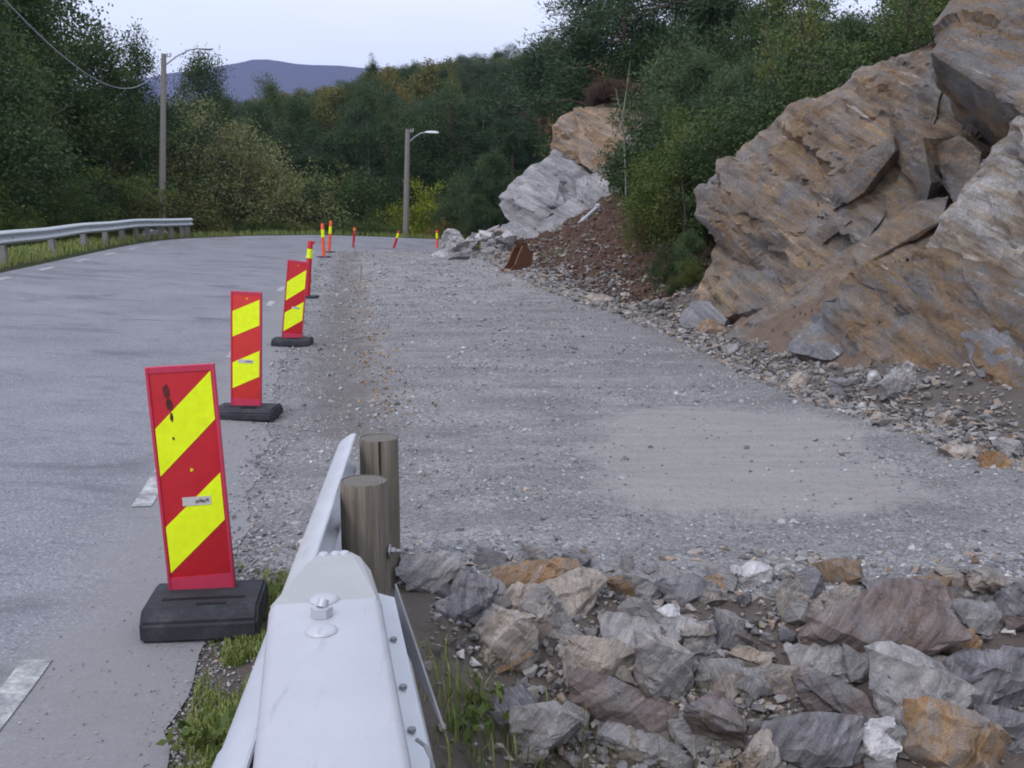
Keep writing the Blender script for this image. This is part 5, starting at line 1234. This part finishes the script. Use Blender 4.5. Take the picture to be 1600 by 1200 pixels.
# undergrowth at the rail
for i in range(26):
    px = rt.uniform(-40, 262); Y = rt.uniform(27, 52); key = rt.choice(['bigB', 'bigA', 'bigE', 'bigB', 'bigB'])
    b_ = at(px, 380, Y)
    if float(sdist(P, np.array([b_.x]), np.array([Y]))[0][0]) < 8.6: continue
    tree_at(key, px, 380, Y, rt.uniform(255, 330), {'bigA': 'green', 'bigB': 'dark green', 'bigE': 'yellowing'}[key]+' bush behind the left guard rail, '+('at the frame edge' if px < 60 else 'below the airy birch' if px < 150 else 'left of the lamp pole' if px < 245 else 'near the rail end'), 'shrub', 'undergrowth bushes behind the left guard rail', 1.3)
# beyond the bend
tree_at('willowA', 398, 350, 57, 170, 'large rounded olive brown willow beyond the bend', wide=.98)
tree_at('willowB', 342, 355, 55, 252, 'smaller light green bush in front of the large willow', 'shrub', wide=.75, name='shrub')
tree_at('willowB', 520, 350, 62, 252, 'green bushy willow right of the large olive one', wide=1.05)
tree_at('willowB', 565, 350, 60, 262, 'bushy willow with a yellowish edge left of the far lamp post', wide=.8)
tree_at('alderA', 485, 350, 58, 285, 'low dark green bush below the large willow', 'shrub', wide=1.0, name='shrub')
tree_at('yellowA', 655, 366, 59.5, 284, 'bright yellow green bush beside the far lamp post', 'shrub', wide=.9)
tree_at('willowB', 600, 366, 61, 330, 'low olive bush in front of the bright yellow green one', 'shrub', wide=1.5, name='shrub')
tree_at('bigE', 692, 368, 56, 340, 'low straggly bush right of the bright yellow green one', 'shrub', wide=1.6)
tree_at('youngA', 768, 372, 54, 232, 'dense blue green young pine left of the rock outcrop', wide=.85)
tree_at('youngA', 722, 372, 57, 268, 'shorter young pine at the left of the dense one', wide=.8)
tree_at('youngA', 745, 372, 52, 300, 'low bushy pine in front of the dense young pine', wide=1.0)
for i in range(16):
    px = 330+i*17+rt.uniform(-8, 8); tree_at(rt.choice(['bigB', 'bigE', 'bigA']), px, 362, 51.5+rt.uniform(0, 3)+(2 if px > 450 else 0), rt.uniform(338, 352), 'low bush on the far edge of the bend, '+('below the large willow' if px < 470 else 'below the green willow' if px < 590 else 'near the far lamp'), 'shrub', 'low bushes along the far edge of the bend', 1.8)
# wooded slope
rows_ = [(66, 26), (76, 26), (88, 27), (100, 28), (113, 28), (127, 28), (141, 26), (154, 24), (166, 22)]
for Y, n in rows_:
    for i in range(n):
        px = 285+(i+rt.uniform(0, .9))*(820/n); Yj = Y+rt.uniform(-5, 5); b = at(px, 300, Yj)
        sdv = float(sdist(P, np.array([b.x]), np.array([Yj]))[0][0])
        if sdv < 9: continue
        if px < 560 and Y < 70: continue
        if Y < 95 and px < 560: hh = rt.uniform(5.5, 8)
        else: hh = rt.uniform(7, 11)
        key = rt.choices(['pineA', 'pineB', 'pineC', 'birchA', 'alderA', 'autA', 'birchB'], [3, 3, 2.6, 2.0, 2.2, 1.3, 1.5] if Y < 95 and Y > 80 else [2, 2.4, 2, 2.6, 1.6, 3.2, 1.2] if Y >= 95 else [4, 4, 3, .6, .8, .5, 1])[0]
        nm = {'pineA': 'spreading pine', 'pineB': 'slender pine', 'pineC': 'bushy pine', 'birchA': 'green birch', 'alderA': 'round dark broadleaf tree', 'autA': 'yellowing broadleaf tree', 'birchB': 'dark birch'}[key]
        zg_ = hz(b.x, Yj); sk = np.interp(px, [285, 340, 400, 430, 500, 560, 600, 700, 800, 880, 1000], [158, 150, 148, 138, 130, 122, 108, 96, 74, 62, 40])+rt.uniform(0, 10)+(10 if px < 540 else 0)
        hh = min(hh, CH+(335-sk)/1600*Yj-zg_-.3)
        if hh < 2.5: continue
        zone = 'low on the wooded slope' if Y < 90 else ('halfway up the wooded slope' if Y < 135 else 'near the ridge of the wooded slope')
        col_ = 'behind the large willow' if px < 480 else ('left of the far lamp' if px < 630 else ('right of the far lamp' if px < 780 else 'behind the rock outcrop'))
        plant(key, (b.x, Yj, zg_), hh, '%s %s, %s' % (nm, zone, col_), 'tree', nm.replace('birch', 'birche')+'s on the wooded slope', wide=rt.uniform(.95, 1.35)*8.5/max(hh, 6))
# the hill above the outcrop
def hp(px, Y): return at(px, 300, Y).x
for key, px, Y, top, lab, w in [('pineA', 960, 44, -85, 'big dark pine on the hilltop with a limb reaching out over the skyline', 1.15), ('pineB', 925, 48, 0, 'narrow dark pine left of the big hilltop pine', 1.3), ('pineC', 1000, 46, 10, 'bushy dark pine below the big hilltop pine', 1.2), ('pineA', 1060, 47, -110, 'big dark pine right of the skyline one', 1.1), ('pineB', 905, 62, 60, 'smaller pine behind the outcrop against the sky', 1.1),
      ('pineC', 850, 72, 62, 'bushy pine on the skyline left of the big pine', 1.3), ('pineC', 1130, 42, -60, 'dark pine in the thicket above the bank', 1.2), ('birchA', 1190, 36, -90, 'thin leafed tree above the cliff with sky gaps', 1.0),
      ('alderA', 895, 52, 128, 'round green tree behind the brown top of the outcrop', .8), ('alderA', 940, 50, 110, 'green tree behind the top of the outcrop', .9), ('birchC', 1265, 34, -120, 'airy birch above the left half of the cliff', 1.3), ('alderA', 1010, 42, 60, 'dark green tree below the big pine', .9),
      ('birchC', 1380, 30, -120, 'airy birch above the right half of the cliff', 1.5), ('alderA', 1330, 40, 40, 'dark leafy tree far behind the cliff top', 1.1), ('pineC', 1250, 42, 20, 'dark pine glimpsed behind the saplings', 1.1), ('alderA', 1440, 34, -90, 'dark leafy tree right behind the cliff top', 1.1)]:
    tree_at(key, px, 300, Y, top, lab, wide=w)
for key, px, Y, top, lab, w in [('youngA', 1085, 27, 75, 'blue green young pine high above the red soil bank', .9), ('youngA', 1165, 25, 88, 'young pine right above the bank', 1.0), ('youngB', 1035, 30, 60, 'small pine below the big dark pine', 1.1), ('youngA', 1230, 22, 60, 'dense young pine behind the cliff crest', .9),
      ('bigD', 1022, 42, 92, 'reddish rowan bush below the big pine', 1.0), ('bigA', 1075, 22, 170, 'bright green bush beside the cliff left edge', .9), ('bigA', 1060, 20.5, 200, 'leafy green bush overhanging the bank', .8), ('sapA', 1062, 19.5, 190, 'green sapling at the left edge of the cliff', 1.1),
      ('bigB', 1100, 20.5, 210, 'dark green bush pressed against the cliff edge', .8), ('youngB', 1080, 18.2, 350, 'small fir like shrub low on the bank', 1.), ('bigB', 1040, 18.6, 380, 'dark leafy shrub at the bottom of the bank', .9), ('bigA', 1085, 17.6, 395, 'low green shrub next to the cliff foot', .9),
      ('bigE', 1000, 22, 300, 'yellowing shrub on the red soil', .8), ('bigB', 1060, 17.8, 420, 'ferny shrub above the stones', 1.1), ('bushC', 1010, 27, 285, 'yellowish shrub under the heather', .9), ('bushD', 1120, 21, 240, 'reddish brown shrub in the thicket', 1.1), ('bushC', 1030, 24, 290, 'dark shrub halfway up the bank', .9),
      ('sapB', 1290, 19, -60, 'many stemmed birch sapling on the cliff top', 1.0), ('sapB', 1370, 17.5, -70, 'second many stemmed sapling on the cliff top', 1.0), ('sapB', 1235, 21, 20, 'leafy sapling at the left of the cliff top', 1.0), ('sapB', 1420, 17, -60, 'sapling beside the upper block of the cliff', .9),
      ('bigB', 1290, 19.5, 105, 'bush growing on the cliff crest', 1.0), ('bigB', 1230, 19.5, 135, 'bush at the lower left of the cliff crest', 1.1), ('youngB', 1190, 20.2, 120, 'small pine behind the cliff crest', 1.1), ('bigA', 1340, 18.5, 75, 'green bush behind the cliff crest', 1.0), ('bigB', 1400, 17.5, 45, 'dark bush behind the cliff crest', 1.2),
      ('bigB', 1150, 19.5, 190, 'leafy bush just left of the cliff crest', 1.1)]:
    tree_at(key, px, 300, Y, top, lab, 'tree' if key[:3] in ('you', 'sap') else 'shrub', wide=w)
for i in range(30):
    px = rt.uniform(985, 1080); Y = rt.uniform(32, 42); b = at(px, 250, Y)
    plant('bushC', (b.x, Y, hz(b.x, Y)), rt.uniform(.7, 1.3), 'brown heather clump on the hump above the outcrop', 'heather', 'heather clumps above the outcrop', wide=1.3)
for i in range(9):
    px = rt.uniform(930, 1000); b = at(px, rt.uniform(150, 175), 38.5+rt.uniform(0, 1)); plant('bushC', (b.x, b.y, b.z), rt.uniform(.6, 1.0), 'brown heather clump on top of the outcrop', 'heather', 'heather clumps on top of the outcrop', wide=1.2)
for i in range(60):
    px = rt.uniform(1010, 1480); Y = rt.uniform(20, 34); b = at(px, 250, Y); key = rt.choice(['bushB', 'bushC', 'youngB', 'youngB', 'youngB', 'bushB', 'bushE'])
    if px < 1090 and Y < 29: key = 'bushC'
    if float(sdist(TL, np.array([b.x]), np.array([Y]))[0][0]) > -2.5: continue
    plant(key, (b.x, Y, hz(b.x, Y)), rt.uniform(1.2, 2.6) if key != 'bushC' else 1.1, {'bushA': 'green', 'bushB': 'dark green', 'bushE': 'yellowing', 'bushC': 'brown heathery', 'youngB': 'blue green needled'}[key]+' bush '+('above the soil bank' if px < 1130 else 'behind the lower cliff crest' if px < 1260 else 'behind the middle of the cliff crest' if px < 1380 else 'behind the upper cliff crest'), 'shrub', 'thicket above the bank and cliff', wide=1.2)
# bare birch sapling in front of the outcrop
bm = bmesh.new(); b = at(978, 352, 27); pts = [at(978, 352, 27), at(978, 300, 27), at(976, 240, 27), at(973, 180, 27), at(985, 95, 27)]
add_tube(bm, pts, [.028, .024, .02, .014, .006], 6); add_tube(bm, [at(977, 218, 27), at(990, 205, 27), at(1008, 188, 27)], [.02, .014, .006], 5); add_tube(bm, [at(975, 190, 27), at(966, 160, 27), at(962, 140, 27)], [.015, .01, .004], 5)
tag(bmobj('bare_sapling', bm, BARK['pale'], None, smooth=.6), 'thin bare pale sapling standing in front of the rock outcrop', 'sapling')

# grass --------------------------------------------------------------
def grass(name, pos, rng, hmin, hmax, wd, mat, label=None):
    n = len(pos); h = rng.uniform(hmin, hmax, n); an = rng.uniform(0, 6.283, n); le = rng.uniform(.1, .9, n)
    d = np.stack([np.cos(an), np.sin(an), np.zeros(n)], -1); pr = np.stack([-np.sin(an), np.cos(an), np.zeros(n)], -1)
    up = np.array([0, 0, 1.])
    p0 = pos; m_ = p0+up*(h*.6)[:, None]+d*(h*le*.25)[:, None]; t = p0+up*(h*(1-.25*le))[:, None]+d*(h*le*.8)[:, None]
    w = wd*rng.uniform(.6, 1.4, n)[:, None]
    V = np.stack([p0-pr*w, p0+pr*w, m_+pr*w*.8, m_-pr*w*.8, t], 1).reshape(-1, 3)
    b = np.arange(n)[:, None]*5
    F = np.concatenate([np.concatenate([b, b+1, b+2], 1), np.concatenate([b, b+2, b+3], 1), np.concatenate([b+3, b+2, b+4], 1)])
    me = rawmesh(name, V, F, False, {'rnd': np.repeat(rng.uniform(0, 1, n), 5)})
    return tag(meshobj(name, me, mat), kind='stuff')
rg = np.random.default_rng(3)
n = 90000; yv = rg.uniform(2.3, 5.25, n); xa = np.interp(yv, P[:13, 1], P[:13, 0]); xb = -.37-.08*yv; u_ = rg.uniform(0, 1, n); xv = xa+.06+(xb-xa)*u_
cl = vnoise(np.stack([xv*5, yv*5, yv*0], -1), 5)+.6*vnoise(np.stack([xv*13, yv*13, yv*0], -1), 6)
kp = (rg.uniform(0, 1, n) < np.clip(.6+.9*cl, 0, 1)*sstep(.02, .2, (xv-xa)))&(yv < 4.95-.5*np.abs(vnoise(np.stack([xv*4, yv*0, yv*0], -1), 8)))
xv, yv = xv[kp], yv[kp]; pos = np.stack([xv, yv, height(xv, yv)], -1)
grass('grass', pos, rg, .015, .055, .0024, LEAF['grass'])
n = 1100; yv = rg.uniform(2.8, 3.9, n); xv = rg.uniform(-.42, .45, n); kp = (rg.uniform(0, 1, n) < np.clip(.3+1.1*vnoise(np.stack([xv*6, yv*6, yv*0], -1), 15), 0, 1)*(1-sstep(-.1, .5, xv))); xv, yv = xv[kp], yv[kp]
grass('grass', np.stack([xv, yv, height(xv, yv)], -1), rg, .05, .16, .0028, LEAF['grass'])
n = 700; yv = rg.uniform(2.9, 4.0, n); xv = rg.uniform(-.3, 1.0, n)
grass('dry_grass', np.stack([xv, yv, height(xv, yv)], -1), rg, .06, .2, .0014, LEAF['dry'])
n = 26000; t = 36+(rg.uniform(0, 1, n)**1.2)*44; s_v = ROADW+.3+rg.uniform(0, 1, n)**.8*2.6; a = roadpos(t, s_v); kp = rg.uniform(0, 1, n) < .35+.5*vnoise(np.stack([a[:, 0]*1.2, a[:, 1]*1.2, t*0], -1), 18)+.35
a = a[kp]; grass('grass', np.column_stack([a, height(a[:, 0], a[:, 1])]), rg, .08, .30, .010, LEAF['grass'])
n = 9000; yv = rg.uniform(18, 36, n); xv = np.interp(yv, TL[:13, 1], TL[:13, 0])+rg.uniform(.8, 5, n); kp = rg.uniform(0, 1, n) < np.clip(-.1+1.3*vnoise(np.stack([xv*.9, yv*.5, yv*0], -1), 28), 0, 1); xv, yv = xv[kp], yv[kp]
grass('dry_grass', np.stack([xv, yv, height(xv, yv)], -1), rg, .05, .2, .008, LEAF['dry'])
# broad leaved weeds by the steel plate
for (px, py, lab) in ((725, 1150, 'green weed with broad leaves beside the steel plate'), (748, 1128, 'small leafy weed right of the steel plate'), (318, 1180, 'leafy weed at the foot of the guard rail near the road')):
    g = G(px, py); C_ = np.array(g[:])+rg.normal(size=(46, 3))*np.array([.05, .04, .03])+np.array([0, 0, .06]); V = leaves(rg, C_, .05, .5, .2)
    o = empty('weed', g, 0, lab, 'weed'); bm = bmesh.new()
    add_tube(bm, [(0, 0, 0), (.01, 0, .06), (.0, .01, .1)], [.004, .003, .002], 5); bmobj('stem', bm, LEAF['bright'], o)
    tag(meshobj('foliage', leafmesh('foliage', V-np.array(g[:]), rg.uniform(.3, .9, 46)), LEAF['bright'], o), kind='stuff')
print('done', time.time()-T0)
